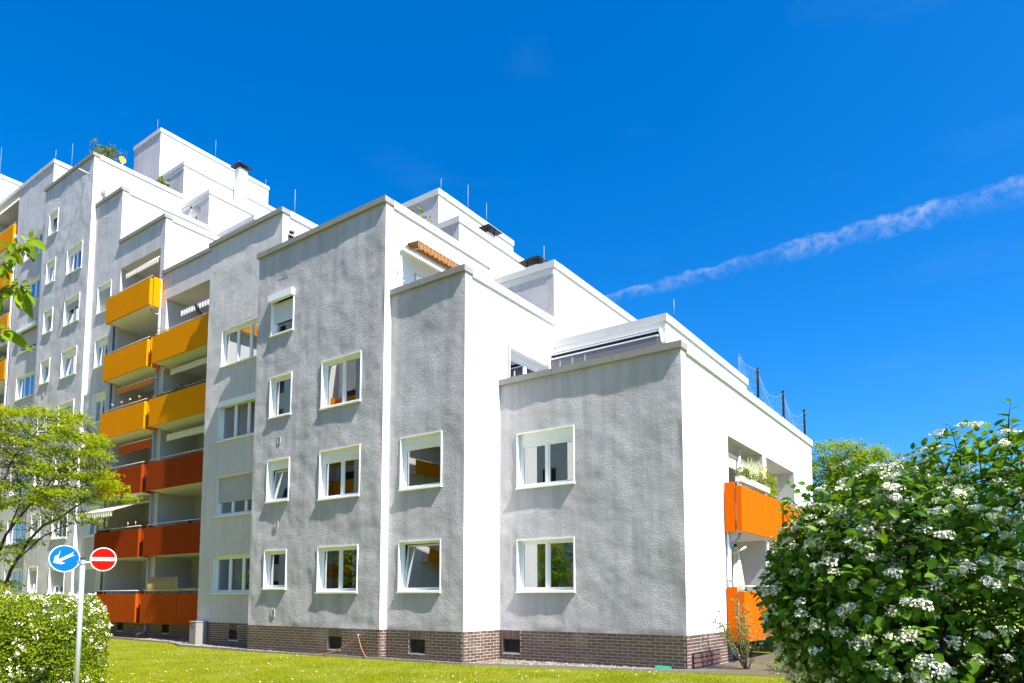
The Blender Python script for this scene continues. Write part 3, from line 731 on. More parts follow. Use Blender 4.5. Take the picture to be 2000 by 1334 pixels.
for u in (-5.62, -1.8):
    m = MB(); m.hexa([fS.pt(u, 0, 9.42), fS.pt(u + .04, 0, 9.42), fS.pt(u + .04, .1, 9.42), fS.pt(u, .1, 9.42), fS.pt(u, 0, 9.8), fS.pt(u + .04, 0, 9.8), fS.pt(u + .04, .28, 9.8), fS.pt(u, .28, 9.8)]); m.build('end_cap', 'pvc', sac)
awning(xD, -.75, 2.2, 15.3, .1, 'white_cloth', val=.2, scal=.3)
awning(xG, .3, 1.75, 23.55, .15, 'white_cloth', val=.3, ext=.3, drop=.1, cassette=False)
awning(xF2, 1.5, 3.6, 20.6, .12, 'cream_cloth', val=.15, ext=.25, drop=.1)
# red sun sail on the far terrace
MB().hexa([(-38.6, 1.0, 26.2), (-38.6, 2.6, 26.9), (-37.3, 2.4, 26.8), (-37.4, 1.2, 26.5), (-38.6, 1.0, 26.22), (-38.6, 2.6, 26.92), (-37.3, 2.4, 26.82), (-37.4, 1.2, 26.52)]).build('sun_sail', 'red_cloth', BLD)

# ------------------------------------------------------------------ pipes, rods, chimneys
def pipe(name, pts, r, mat, clips=True):
    o = MB().tube(pts, r, 10).build(name, mat, BLD)
    if clips:
        a, b = Vector(pts[0]), Vector(pts[-1])
        n = int(abs(a.z - b.z) / 2.5)
        for i in range(1, n + 1):
            z = a.z + (b.z - a.z) * i / (n + 1); m = MB(); m.lathe((a.x, a.y, z - .03), [(r + .012, 0), (r + .012, .06)], 12); m.build('clip', 'steel', o)
    return o
pipe('downpipe', [(-29.66, .02, 15.6), (-29.66, .02, .7)], .05, 'dark_pipe')
pipe('downpipe', [(-25.35, .04, 16.6), (-25.35, .04, .35), (-25.35, -.05, .2), (-25.35, -.35, .12)], .055, 'grey_pipe')
pipe('downpipe', [(-43.62, .2, 24.5), (-43.62, .2, .4)], .055, 'grey_pipe')
pipe('downpipe', [(.09, 3.0, 4.3), (.09, 3.0, .45), (.12, 3.0, .3), (.28, 3.0, .14)], .055, 'galv')
pipe('pipe_bend', [(.09, 3.02, 3.15), (.12, 3.2, 3.25), (.2, 3.5, 3.42), (.25, 3.55, 3.6)], .035, 'grey_pipe', False)
pipe('pipe_bend', [(-25.35, -.02, 14.9), (-25.6, -.1, 14.95), (-25.75, -.15, 15.1), (-25.76, -.15, 15.3)], .03, 'grey_pipe', False)
def conductor(pts):
    o = MB().tube(pts, .008, 5).build('lightning_conductor', 'steel', BLD)
    a, b = Vector(pts[0]), Vector(pts[-1]); n = max(2, int((a - b).length / .9))
    for i in range(n):
        q = a.lerp(b, (i + .5) / n); MB().box(q.x - .025, q.x + .03, q.y - .02, q.y + .02, q.z - .02, q.z + .02).build('clip', 'steel', o)
for x, y, z0, z1 in ((-8.46, -1.42, 11.1, 13.75), (-5.57, .36, 8.3, 10.8), (-5.57, 3.18, 10.1, 12.85), (-8.46, 3.2, 13.1, 13.8), (-32.53, .45, 22.8, 25.3), (-32.53, 5.1, 25.6, 27.4), (-29.69, 5.1, 22.8, 24.6), (-35.51, 5.4, 27.7, 30.7), (-35.51, 12.3, 27.7, 30.7)):
    conductor([(x, y, z1), (x, y, z0)])
def rod(x, y, z, h): MB().tube([(x, y, z), (x, y, z + h)], [.009, .005], 5).build('lightning_rod', 'slat', BLD)
for px, y, zb, h in ((-1.45, 3.2, 10.28, .45),): rod(px, y, zb, h)
for x, y, z, h in ((-11.7, 4.2, 18.2, .55), (-11.75, 6.0, 18.2, 1.2), (-11.75, 7.3, 18.2, 1.0), (-7.4, 4.1, 13.1, 1.0), (-6.1, 3.2, 13.1, .7), (-14.7, -.6, 15.98, 1.0), (-36.2, 5.0, 31, .9), (-35.6, 8.6, 31, 1.3), (-35.6, 10.4, 31, .8), (-35.6, 12.5, 31, .5),
                   (-38.85, .4, 27.7, .7), (-38.9, 1.3, 27.7, 1.6), (-48.2, .6, 30.3, 2.0), (-26, .4, 19.86, 1.5), (-1.9, 10.8, 10.28, .9)):
    rod(x, y, z, h)
def chimney(x, y, z0, z1, w, cap, capmat='black'):
    c = MB().box(x - w / 2, x + w / 2, y - w / 2, y + w / 2, z0, z1).build('chimney', 'plaster_white', BLD)
    m = MB()
    for sx in (-1, 1):
        for sy in (-1, 1): m.box(x + sx * w * .42 - .02, x + sx * w * .42 + .02, y + sy * w * .42 - .02, y + sy * w * .42 + .02, z1, z1 + .16)
    m.build('cap_leg', 'black', c)
    m = MB(); e = cap / 2; zc = z1 + .16
    m.hexa([(x - e, y - e, zc), (x + e, y - e, zc), (x + e, y + e, zc), (x - e, y + e, zc), (x - e * .45, y - e * .45, zc + .2), (x + e * .45, y - e * .45, zc + .2), (x + e * .45, y + e * .45, zc + .2), (x - e * .45, y + e * .45, zc + .2)]); m.build('chimney_cap', capmat, c)
chimney(-32.1, 8.3, 21, 28.7, .55, 1.0)
chimney(-10.5, 5.7, 15.8, 16.6, .5, .95); chimney(-6.9, 3.9, 12.9, 13.5, .5, .9)
# satellite dish and aerial on the upper terraces
def dish(c, r, aim):
    c = Vector(c); q = Vector(aim).normalized().to_track_quat('Z', 'Y'); m = MB(); n = 18; rings = []
    for j in range(5):
        rr = r * j / 4; i0 = len(m.v); rings.append(i0)
        for k in range(n):
            a = 2 * math.pi * k / n; m.v.append(tuple(c + q @ Vector((rr * math.cos(a), rr * math.sin(a), .35 * r * (j / 4) ** 2))))
    for a, b in zip(rings, rings[1:]):
        for k in range(n): m.f.append((a + k, a + (k + 1) % n, b + (k + 1) % n, b + k))
    m.smooth = True; d = m.build('satellite_dish', 'cabinet', BLD)
    t = c + q @ Vector((0, 0, r * 1.1)); MB().tube([c + q @ Vector((0, -r, .35 * r)), t], .02, 6).build('feed_arm', 'steel', d); MB().lathe(t, [(.05, -.06), (.06, .06)], 8).build('receiver', 'rubber', d)
    MB().tube([c, c - Vector((0, 0, 1.3))], .03, 8).build('mast', 'steel', d)
dish((-30.4, 4.5, 23.5), .42, (.3, -.9, .35))
MB().tube([(-25.6, .5, 19.86), (-25.6, .5, 20.5)], .02, 6).build('aerial', 'steel', BLD)
# rod sticking out of the far facade with a hanging cable
pipe('bracket_arm', [(-33.12, -.1, 24.55), (-33.12, -.62, 24.58)], .035, 'slat_white', False)
pipe('cable', [(-33.12, -.14, 24.5), (-33.9, -.14, 22), (-35.0, -.14, 18.5), (-35.7, -.14, 16.3)], .009, 'cabinet', False)
# bolted brackets on the low terrace coping
for u in (-5.1, -4.75, -4.35, -3.95, -3.55, -3.15, -2.75): 
    m = MB(); fA.box(m, u - .02, u + .02, .062, .05, 7.98, 8.14); fA.box(m, u - .02, u + .02, .062, -.03, 8.152, 8.165); fA.box(m, u - .02, u + .02, -.02, -.03, 8.165, 8.36); m.build('coping_bracket', 'galv', BLD)
for i in range(12):
    u = 3.0 + i * .75; m = MB(); xA.box(m, u - .02, u + .02, .062, .05, 7.96, 8.12); xA.box(m, u - .02, u + .02, .062, -.03, 8.152, 8.165); xA.box(m, u - .02, u + .02, -.02, -.03, 8.165, 8.3); m.build('coping_bracket', 'galv', BLD)
# folding arm of an awning inside the ground floor loggia
pipe('awning_arm', [(-.3, 3.5, 3.0), (.05, 3.75, 3.05), (.28, 3.9, 3.2)], .03, 'cream_cloth', False)
pipe('loggia_post', [(-.25, 5.2, 4.0), (-.25, 5.2, 6.35)], .04, 'slat_white', False)

# ------------------------------------------------------------------ edge strip along the building
KERB = [(-31, -1.25), (-26, -1.25), (-20.5, -1.5), (-18.3, -2.3), (-14.1, -2.35), (-9.72, -2.08), (-5.48, -1.86), (-2.45, -1.0), (-.04, -.34), (.75, -.12)]
def kerb_y(x):
    for (a, b), (c, d) in zip(KERB, KERB[1:]):
        if a <= x <= c: return b + (d - b) * (x - a) / (c - a)
    return KERB[0][1] if x < KERB[0][0] else None
strip = MB(); n0 = len(KERB)
for x, y in KERB: strip.v += [(x, y, -.012), (x, 1.0, -.012)]
for i in range(n0 - 1): strip.f.append((2 * i, 2 * i + 2, 2 * i + 3, 2 * i + 1))
tag(strip.build('gravel_bed', 'soil'), 'narrow gravel bed along the brick plinth', 'gravel bed', kind='structure')
tag(MB().quad((.5, -.3, -.008), (7, 1.2, -.008), (7, 16, -.008), (-.0, 16, -.008), (-.0, -.2, -.008)).build('flower_bed', 'soil'), 'bare soil bed at the foot of the end wall', 'bed', kind='structure')
kb = empty('kerb', (-10, -2, 0)); tag(kb, 'thin concrete edging between lawn and gravel', 'kerb', kind='structure')
for (a, b), (c, d) in zip(KERB, KERB[1:]):
    L = math.hypot(c - a, d - b); k = max(1, round(L)); t = Vector(((c - a) / L, (d - b) / L, 0)); nn = Vector((-t.y, t.x, 0)) * .025
    for i in range(k):
        p = Vector((a, b, 0)) + t * (L * i / k + .004); q = Vector((a, b, 0)) + t * (L * (i + 1) / k - .004); j = random.uniform(-.008, .012)
        pts = [p - nn, q - nn, q + nn, p + nn]
        MB().hexa([(v.x, v.y, -.06) for v in pts] + [(v.x, v.y, .05 + j) for v in pts]).build('kerb_stone', 'kerb', kb)
# pebbles
PV = [(1, 0, 0), (-1, 0, 0), (0, 1, 0), (0, -1, 0), (0, 0, .7), (0, 0, -.7)]; PF = [(0, 2, 4), (2, 1, 4), (1, 3, 4), (3, 0, 4), (2, 0, 5), (1, 2, 5), (3, 1, 5), (0, 3, 5)]
pos = []
while len(pos) < 9000:
    x = random.uniform(-24, .6); y0 = kerb_y(x) + .03
    w = .15 if x > 0 else (0 if x > -5.61 else (-1.65 if x > -8.5 else (-1.93 if x > -14.83 else (-1.15 if x > -19.2 else .2))))
    if w - y0 < .02: continue
    pos.append((x, random.uniform(y0, w), random.uniform(-.01, .015)))
n = len(pos); M = frames(pos, rand_unit(n) * [1, 1, .3], np.tile((0, 0, 1.), (n, 1)) + rand_unit(n) * .2, rng.uniform(.012, .026, n))
tag(link('gravel', scatter_mesh('gravel', PV, PF, M, 'pebble')), 'loose gravel along the foot of the building', 'gravel', kind='stuff')
# grass blades over the part of the lawn in view
N = 420000
px = rng.uniform(120, 1620, N); dist = 13.2 + (rng.uniform(0, 1, N) ** 1.25) * 18
gx = CAM.x + RGT.x * (px - 1000) / 1386 * dist + FWD.x * dist; gy = CAM.y + RGT.y * (px - 1000) / 1386 * dist + FWD.y * dist
ky = np.interp(gx, [k[0] for k in KERB] + [1.3, 6], [k[1] - .03 for k in KERB] + [.45, 2.4])
keep = (gy < ky) & (gx < 5.5); gx, gy = gx[keep], gy[keep]; n = len(gx)
nb = np.array([noise.noise(Vector((x * .9, y * .9, 0))) for x, y in zip(gx, gy)])
ax = np.stack([rng.normal(0, .45, n), rng.normal(0, .45, n), np.ones(n)], 1)
M = frames(np.stack([gx, gy, np.full(n, -.02)], 1), ax, rand_unit(n), (.042 + .02 * nb) * rng.uniform(.6, 1.25, n))
tag(link('grass', scatter_mesh('grass', [(-.10, 0, 0), (.10, 0, 0), (.02, 1, .15)], [(0, 1, 2)], M, 'grass_blade')), 'sunlit yellow green mown grass of the lawn', 'grass', kind='stuff')
k = rng.choice(n, 900, replace=False); k = k[(noise_k := np.array([noise.noise(Vector((gx[i] * .5, gy[i] * .5, 9))) for i in k])) > -.05]
dv = [(0, 0, .012)] + [(math.cos(a) * .5, math.sin(a) * .5, 0) for a in np.linspace(0, 2 * math.pi, 7)[:-1]]
M = frames(np.stack([gx[k], gy[k], np.full(len(k), .035)], 1), rand_unit(len(k)) * [1, 1, .2], np.tile((0, 0, 1.), (len(k), 1)) + rand_unit(len(k)) * .3, rng.uniform(.02, .034, len(k)))
tag(link('daisies', scatter_mesh('daisies', dv, [(0, i, i % 6 + 1) for i in range(1, 7)], M, 'white_petal')), 'tiny white daisies dotted over the lawn', 'daisies', kind='stuff')

# ------------------------------------------------------------------ road sign
def disc(c, q, r, t, n=40):
    m = MB(); c = Vector(c)
    for s in (-t / 2, t / 2):
        for i in range(n):
            a = 2 * math.pi * i / n; m.v.append(tuple(c + q @ Vector((r * math.cos(a), r * math.sin(a), s))))
    m.f = [tuple(reversed(range(n))), tuple(range(n, 2 * n))] + [(i, (i + 1) % n, n + (i + 1) % n, n + i) for i in range(n)]
    return m
SD = 10.2
base = P(158, 1168, SD); base.z = 0
sg = empty('road_sign', base); tag(sg, 'blue arrow disc and red no-entry disc on one grey pole before hedge', 'road sign')
top = P(159, 1090, SD).z
MB().tube([base, (base.x, base.y, top)], .034, 16).build('pole', 'galv', sg)
MB().lathe((base.x, base.y, top - .045), [(.037, 0), (.037, .05), (.03, .056)], 16).build('pole_cap', 'rubber', sg)
toc = (CAM - base); toc.z = 0; toc.normalize()
def plate(cpx, cpy, r, turn, mat):
    q = (Matrix.Rotation(R(turn), 3, 'Z') @ toc).to_track_quat('Z', 'Y'); c = P(cpx, cpy, SD)
    pl = disc(c, q, r - .012, .006).build('sign_plate', mat, sg)
    # white rim
    m = MB(); n = 40
    for rr, zz in ((r - .014, .0055), (r, .0055), (r, -.006), (r - .014, -.006)):
        for i in range(n):
            a = 2 * math.pi * i / n; m.v.append(tuple(c + q @ Vector((rr * math.cos(a), rr * math.sin(a), zz))))
    for j in range(4):
        for i in range(n): m.f.append((j * n + i, j * n + (i + 1) % n, ((j + 1) % 4) * n + (i + 1) % n, ((j + 1) % 4) * n + i))
    m.build('rim', 'sign_white', pl)
    return pl, c, q
pl, c, q = plate(126, 1091, .196, 8, 'sign_blue')
def poly(c, q, pts, z, name, mat, par):
    m = MB()
    for ring_ in pts: m.quad(*[c + q @ Vector((a, b, z)) for a, b in ring_])
    return m.build(name, mat, par)
s_ = 1 / 29.5 * .196      # arrow traced as shape on the disc, in disc units
A_ = lambda L: [((x - 23.5) * s_ * 1.0, (23.5 - y) * s_) for x, y in L]
poly(c, q, [A_([(3.5, 33), (5.5, 19), (12.5, 15), (12.5, 25.5)]), A_([(3.5, 33), (12.5, 25.5), (16, 30)]), A_([(3.5, 33), (16, 30), (25, 33), (18, 36)]), A_([(12.5, 25.5), (36, 11.5), (39.5, 16.5), (16, 30)]),
            A_([(12.5, 15), (12.5, 19), (14.8, 11), (15.2, 5)]), A_([(36, 11.5), (38, 13), (40.5, 5.5), (39.5, 8)]), A_([(38.5, 14), (39.5, 16.5), (43, 17)])], .0065, 'arrow', 'sign_white', pl)
pl, c, q = plate(202, 1092.5, .172, -14, 'sign_red')
poly(c, q, [[(-.150, -.023), (.150, -.023), (.150, .029), (-.150, .029)]], .0065, 'bar', 'sign_white', pl)
b0, b1 = P(150, 1098, SD + .03), P(182, 1099, SD + .03)
MB().tube([b0, b1], .014, 8).build('bracket', 'galv', sg); MB().lathe((base.x, base.y, b0.z - .03), [(.043, 0), (.043, .06)], 16).build('clamp', 'galv', sg)

# ------------------------------------------------------------------ foliage helpers
def tufts_leaves(centers, per, rad, flat_, size, up=.75):
    n = len(centers) * per; c = np.repeat(np.asarray(centers, float), per, axis=0)
    off = rand_unit(n) * (rng.uniform(0, 1, (n, 1)) ** .5) * rad; off[:, 2] *= flat_
    ax = rand_unit(n); ax[:, 2] = ax[:, 2] * .5 - .15
    nm = rand_unit(n) * (1 - up) + np.array([0, 0, up])
    return frames(c + off, ax, nm, rng.uniform(.7, 1.3, n) * size)
def limb_mesh(limbs, mat, name, parent, r0, sides=7):
    m = MB()
    for pts, a, b in limbs:
        k = len(pts); m.tube(pts, [a + (b - a) * i / (k - 1) for i in range(k)], sides)
    return m.build(name, mat, parent)
def smooth_path(pts, n=6, jit=0.0):
    out = []; P_ = [Vector(p) for p in pts]
    for i in range(len(P_) - 1):
        a, b = P_[i], P_[i + 1]; p0 = P_[max(i - 1, 0)]; p3 = P_[min(i + 2, len(P_) - 1)]
        for j in range(n):
            t = j / n
            out.append(.5 * ((2 * a) + (b - p0) * t + (2 * p0 - 5 * a + 4 * b - p3) * t * t + (3 * a - p0 - 3 * b + p3) * t ** 3) + Vector(rand_unit(1)[0]) * jit)
    return out + [P_[-1]]
def sample_poly(poly, n):
    xs = [p[0] for p in poly]; ys = [p[1] for p in poly]; out = []
    while len(out) < n:
        x, y = random.uniform(min(xs), max(xs)), random.uniform(min(ys), max(ys)); c = False; j = len(poly) - 1
        for i in range(len(poly)):
            if (poly[i][1] > y) != (poly[j][1] > y) and x < (poly[j][0] - poly[i][0]) * (y - poly[i][1]) / (poly[j][1] - poly[i][1]) + poly[i][0]: c = not c
            j = i
        if c: out.append((x, y))
    return out
def twigs_to(limb_pts, centers, mat, parent, r=.012, name='twig'):
    m = MB(); L = np.array([tuple(p) for p in limb_pts])
    for c in centers:
        d = np.linalg.norm(L - np.array(c), axis=1) + np.maximum(0, L[:, 2] - c[2]) * 2; a = Vector(L[int(np.argmin(d))]); b = Vector(c)
        mid = a.lerp(b, .5) + Vector(rand_unit(1)[0]) * (b - a).length * .1; m.tube([a, mid, b], [r, r * .7, r * .35], 4, False)
    return tag(m.build(name, mat, parent), kind='stuff')

# --- young maple with layered yellow green foliage, left
MD = 16.0
mp = empty('maple_tree', (P(-45, 1300, MD).x, P(-45, 1300, MD).y, 0)); tag(mp, 'yellow green maple tree with layered branches behind the flowering hedge', 'tree')
g0 = P(-45, 1319, MD); g0.z = -.05
limbs_px = [([(-45, 0), (-20, 1220), (8, 1150), (32, 1095), (75, 1035), (130, 1003), (190, 965), (240, 973)], .075, .008, 0),
            ([(-20, 1220), (-8, 1110), (12, 1045), (60, 985), (110, 930), (165, 880), (196, 850)], .06, .008, .6),
            ([(-20, 1220), (-30, 1080), (0, 960), (30, 890), (70, 845), (95, 815)], .055, .007, -.7),
            ([(32, 1095), (90, 1045), (150, 1022), (208, 1030)], .025, .006, -.5), ([(-30, 1080), (-70, 960), (-60, 880), (-30, 820)], .045, .007, .3),
            ([(12, 1045), (40, 970), (25, 900), (10, 820)], .03, .006, .9), ([(110, 930), (150, 925), (205, 915)], .016, .005, -.4), ([(60, 985), (120, 965), (180, 935), (225, 935)], .018, .005, -.9), ([(-30, 1080), (-110, 1000), (-140, 900)], .04, .006, 0)]
limbs = []; allp = []
for pp, a, b, dz in limbs_px:
    pts = [g0 if y == 0 else P(x, y, MD + dz * min(1, i / 2)) for i, (x, y) in enumerate(pp)]; pts = smooth_path(pts, 5, .012); limbs.append((pts, a * .72, b * .8)); allp += pts[4:]
limb_mesh(limbs, 'bark', 'trunk', mp, .07)
crown = [(-150, 810), (-60, 800), (40, 795), (90, 800), (150, 800), (165, 815), (185, 855), (200, 850), (207, 890), (222, 930), (255, 975), (200, 985), (120, 985), (0, 990), (-150, 1010)]
cs = [tuple(P(x, y, MD + random.uniform(-1.1, 1.1))) for x, y in sample_poly(crown, 430)]
cs += [tuple(P(x, y, MD + random.uniform(-.9, .9))) for x, y in sample_poly([(-100, 985), (130, 985), (200, 1000), (215, 1035), (150, 1045), (90, 1040), (40, 1080), (30, 1180), (-100, 1190)], 75)]
twigs_to(allp, cs, 'bark', mp, .010)
tag(link('crown', scatter_mesh('crown', SLEAF_V, SLEAF_F, tufts_leaves(cs, 70, .29, .34, .072), 'maple_leaf'), None, mp), kind='stuff')

# --- clipped white flowering hedge, left
HD0 = 11.2
hb = P(60, 1334, HD0 + .8); hg = empty('flowering_hedge', (hb.x, hb.y, 0)); tag(hg, 'rounded clipped hedge covered in small white blossoms at left', 'hedge')
hx = RGT * 1.0; L0, L1, HT, HDp = -9.6, -6.84, 1.79, 1.15
def hedge_pt(n):
    out = []; nm = []
    while len(out) < n:
        a, b, z = random.uniform(L0, L1), random.uniform(0, HDp), random.uniform(.0, HT)
        # rounded box distance
        rr = .42; qx = max(a - (L1 - rr), 0); qy = max(abs(b - HDp / 2) - (HDp / 2 - rr), 0); qz = max(z - (HT - rr), 0)
        dd = math.sqrt(qx * qx + qy * qy + qz * qz) - rr; ins = max(a - L1, abs(b - HDp / 2) - HDp / 2, z - HT)
        dep = -dd if (qx or qy or qz) else min(L1 - a, HDp / 2 - abs(b - HDp / 2), HT - z)
        bulge = .13 * noise.noise(Vector((a * 2.1, b * 2.1, z * 2.1))) + .05 * noise.noise(Vector((a * 6, b * 6, z * 6)))
        dep += bulge
        if dep < 0 or dep > .26 or random.random() < dep / .3: continue
        g = Vector((qx if qx else (1 if L1 - a < .2 else 0), -1 if b < .25 else (1 if b > HDp - .25 else 0), 1 if HT - z < .25 else 0)) + Vector(rand_unit(1)[0]) * .4
        out.append(CAM + RGT * a + FWD * (HD0 + b) + Vector((0, 0, z - CAM.z))); nm.append(RGT * g.x + FWD * g.y + Vector((0, 0, g.z)))
    return np.array([tuple(p) for p in out]), np.array([tuple(p) for p in nm])
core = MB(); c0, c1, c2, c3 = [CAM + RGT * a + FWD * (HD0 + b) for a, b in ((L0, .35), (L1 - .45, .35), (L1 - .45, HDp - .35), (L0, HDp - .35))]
core.hexa([(p.x, p.y, 0) for p in (c0, c1, c2, c3)] + [(p.x, p.y, HT - .5) for p in (c0, c1, c2, c3)]); core.build('dark_core', 'hedge_core', hg)  # solid dark box added in place of the hedge's shaded inside, no branches
p_, n_ = hedge_pt(42000)
M = frames(p_, rand_unit(len(p_)) + n_ * .6, n_ + rand_unit(len(p_)) * .7, rng.uniform(.03, .055, len(p_)))
tag(link('foliage', scatter_mesh('foliage', SLEAF_V, SLEAF_F, M, 'hedge_leaf'), None, hg), kind='stuff')
p_, n_ = hedge_pt(1500); sel = np.array([noise.noise(Vector(p) * 1.6) for p in p_]) > -.22; p_, n_ = p_[sel], n_[sel]
n_ /= np.linalg.norm(n_, axis=1, keepdims=True) + 1e-9
pp_ = np.repeat(p_ + n_ * .035, 7, axis=0) + rng.normal(0, .022, (len(p_) * 7, 3)); nn_ = np.repeat(n_, 7, axis=0) + rand_unit(len(pp_)) * .6
tag(link('blossom', scatter_mesh('blossom', dv, [(0, i, i % 6 + 1) for i in range(1, 7)], frames(pp_, rand_unit(len(pp_)), nn_, rng.uniform(.018, .032, len(pp_))), 'white_petal'), None, hg), kind='stuff')

# --- cherry tree whose branch hangs in at the upper left
ND = 3.0
ct = empty('cherry_tree', tuple(CAM + RGT * -4.0 + FWD * 2.6 - Vector((0, 0, CAM.z)))); tag(ct, 'near branch of a tree with large serrated green leaves at upper left edge', 'tree')
tb = ct.location.copy()
trunk = [tb, tb + Vector((.05, .05, 1.2)), tb + Vector((.0, .1, 2.2)), tb + Vector((.1, 0, 3.4)), tb + Vector((-.1, .1, 4.6))]
br1 = [trunk[2], P(-330, 640, 2.8), P(-120, 560, 2.95), P(-10, 525, ND), P(30, 492, ND), P(62, 470, ND + .02)]
br2 = [trunk[2] + Vector((0, 0, -.2)), P(-300, 760, 2.75), P(-110, 640, 2.9), P(-10, 575, ND), P(35, 562, ND)]
br3 = [P(-110, 640, 2.9), P(-40, 665, 2.9), P(8, 645, 2.95)]
limb_mesh([(smooth_path(trunk, 4), .14, .05), (smooth_path(br1, 5), .035, .003), (smooth_path(br2, 5), .03, .003), (smooth_path(br3, 4), .006, .002)], 'twig', 'trunk', ct, .1)
lm = MB(); lm.v = [tuple(v) for v in LEAF_V]; lm.f = [tuple(f) for f in LEAF_F]; lm.smooth = True
cl = lm.mesh('leaf'); cl.materials.append(MATS['cherry_leaf'])
def put_leaf(mesh, base_, tip, nrm_, wid, parent, name='leaf'):
    a, b = Vector(base_), Vector(tip); y = b - a; L = y.length; y.normalize(); x = y.cross(Vector(nrm_)).normalized(); z = x.cross(y)
    o = link(name, mesh); o.parent = parent; o.matrix_parent_inverse = Matrix.Translation(-parent.location)
    o.matrix_world = Matrix(((x.x * L * wid, y.x * L, z.x * L, a.x), (x.y * L * wid, y.y * L, z.y * L, a.y), (x.z * L * wid, y.z * L, z.z * L, a.z), (0, 0, 0, 1)))
    o.matrix_basis = o.matrix_parent_inverse.inverted() @ o.matrix_world if False else o.matrix_world
    return o
leaves_px = [((62, 468), (88, 487)), ((55, 478), (66, 508)), ((48, 478), (46, 500)), ((40, 480), (34, 512)), ((30, 490), (42, 521)), ((60, 466), (62, 448)), ((34, 476), (26, 462)), ((20, 495), (8, 515)), ((12, 510), (24, 535)), ((5, 515), (2, 540)),
             ((14, 482), (0, 470)), ((28, 500), (14, 520)), ((35, 562), (36, 608)), ((40, 562), (62, 622)), ((45, 562), (72, 598)), ((30, 560), (44, 590)), ((22, 560), (10, 580)), ((35, 556), (20, 548)), ((28, 570), (30, 590)), ((8, 578), (-6, 600)), ((40, 556), (50, 575)),
             ((5, 643), (62, 684)), ((10, 650), (12, 660)), ((0, 660), (8, 670)), ((-5, 630), (-12, 660)), ((16, 545), (6, 556)), ((6, 560), (22, 578)), ((50, 470), (40, 458)), ((22, 500), (20, 524)), ((-8, 520), (-20, 545)), ((0, 500), (-8, 480)), ((26, 548), (38, 545)),
             ((44, 490), (58, 505)), ((16, 500), (4, 495)), ((10, 528), (18, 548)), ((32, 575), (46, 600))]
for nx, ny in ((60, 470), (45, 478), (30, 490), (15, 505), (0, 520), (38, 560), (20, 562), (5, 572), (-5, 590), (8, 645), (-6, 640), (25, 478), (50, 566)):
    for _ in range(6):
        a_ = random.uniform(.15, 1.0) * math.pi * random.choice((1, 1, -.25)); L_ = random.uniform(12, 26); leaves_px.append(((nx + random.uniform(-5, 5), ny + random.uniform(-5, 5)), (nx + L_ * math.cos(a_) * .8, ny + L_ * math.sin(a_))))
for (a, b) in leaves_px:
    d = ND + random.uniform(-.1, .1); put_leaf(cl, P(*a, d), P(*b, d + random.uniform(-.05, .05)), -FWD + Vector((0, 0, .8)) + Vector(rand_unit(1)[0]) * .55, .5 if math.dist(a, b) > 40 else random.uniform(.62, .85), ct)
cs = [tuple(trunk[3] + Vector(rand_unit(1)[0]) * random.uniform(.2, 1.1) + Vector((0, 0, .9))) for _ in range(80)]
tag(link('crown', scatter_mesh('crown', LEAF_V, LEAF_F, tufts_leaves(cs, 14, .25, .7, .09), 'cherry_leaf'), None, ct), kind='stuff')

# --- large viburnum in flower, right
VB = CAM + RGT * 3.15 + FWD * 5.6; VB.z = 0
vb = empty('viburnum_shrub', VB); tag(vb, 'tall dark green viburnum shrub with flat white flower heads at right', 'shrub')
ELL = [((4.0, 5.6, 1.5), (1.6, 1.25, 1.62)), ((2.98, 5.5, 1.58), (.95, 1.0, 1.22)), ((2.46, 5.5, 1.74), (.48, .65, .72))]
def vib_samples(n, shell=.35):
    P0 = []; N0 = []
    while len(P0) < n:
        (cr, cf, cz), (rr, rf, rz) = random.choices(ELL, (5, 2.2, .9))[0]
        u = Vector(rand_unit(1)[0]); s = 1 - abs(random.gauss(0, shell * .5))
        if s < .3: continue
        p = Vector((cr + u.x * rr * s, cf + u.y * rf * s, cz + u.z * rz * s))
        # irregular outline
        k = 1 + .13 * noise.noise(Vector((p.x * 2.1, p.y * 2.1, p.z * 2.1))) ; p = Vector((cr, cf, cz)) + (p - Vector((cr, cf, cz))) * k
        if p.z < .25: continue
        inside = any(((p.x - e[0][0]) / e[1][0]) ** 2 + ((p.y - e[0][1]) / e[1][1]) ** 2 + ((p.z - e[0][2]) / e[1][2]) ** 2 < .45 for e in ELL)
        if inside and random.random() < .8: continue
        # thin, open side where the stems show
        fx = (p.x - 3.25) / .5; fz = (p.z - 1.45) / .36
        if p.y < 5.6 and fx * fx + fz * fz < 1 and random.random() < .8: continue
        w = CAM + RGT * p.x + FWD * p.y; w.z = p.z
        g = RGT * u.x / rr + FWD * u.y / rf + Vector((0, 0, u.z / rz)); P0.append(w); N0.append(g.normalized())
    return P0, N0
stems = []; spts = []
for i in range(26):
    (cr, cf, cz), (rr, rf, rz) = random.choices(ELL, (5, 2.4, 1.2))[0]; u = Vector(rand_unit(1)[0]); u.z = abs(u.z) * .9 + .1; u.normalize()
    e = CAM + RGT * (cr + u.x * rr * .88) + FWD * (cf + u.y * rf * .88); e.z = cz + u.z * rz * .88
    s = VB + Vector((random.uniform(-.35, .35), random.uniform(-.3, .3), 0)); mid = s.lerp(e, .5) + Vector((0, 0, .25)) + Vector(rand_unit(1)[0]) * .15
    pts = smooth_path([s, s.lerp(mid, .5) + Vector((0, 0, .15)), mid, e], 4, .012); stems.append((pts, random.uniform(.02, .042), .006)); spts += pts[5:]
limb_mesh(stems, 'twig_dark', 'trunk', vb, .03)
vp, vn = vib_samples(23000, .6)
ip, inn = [], []
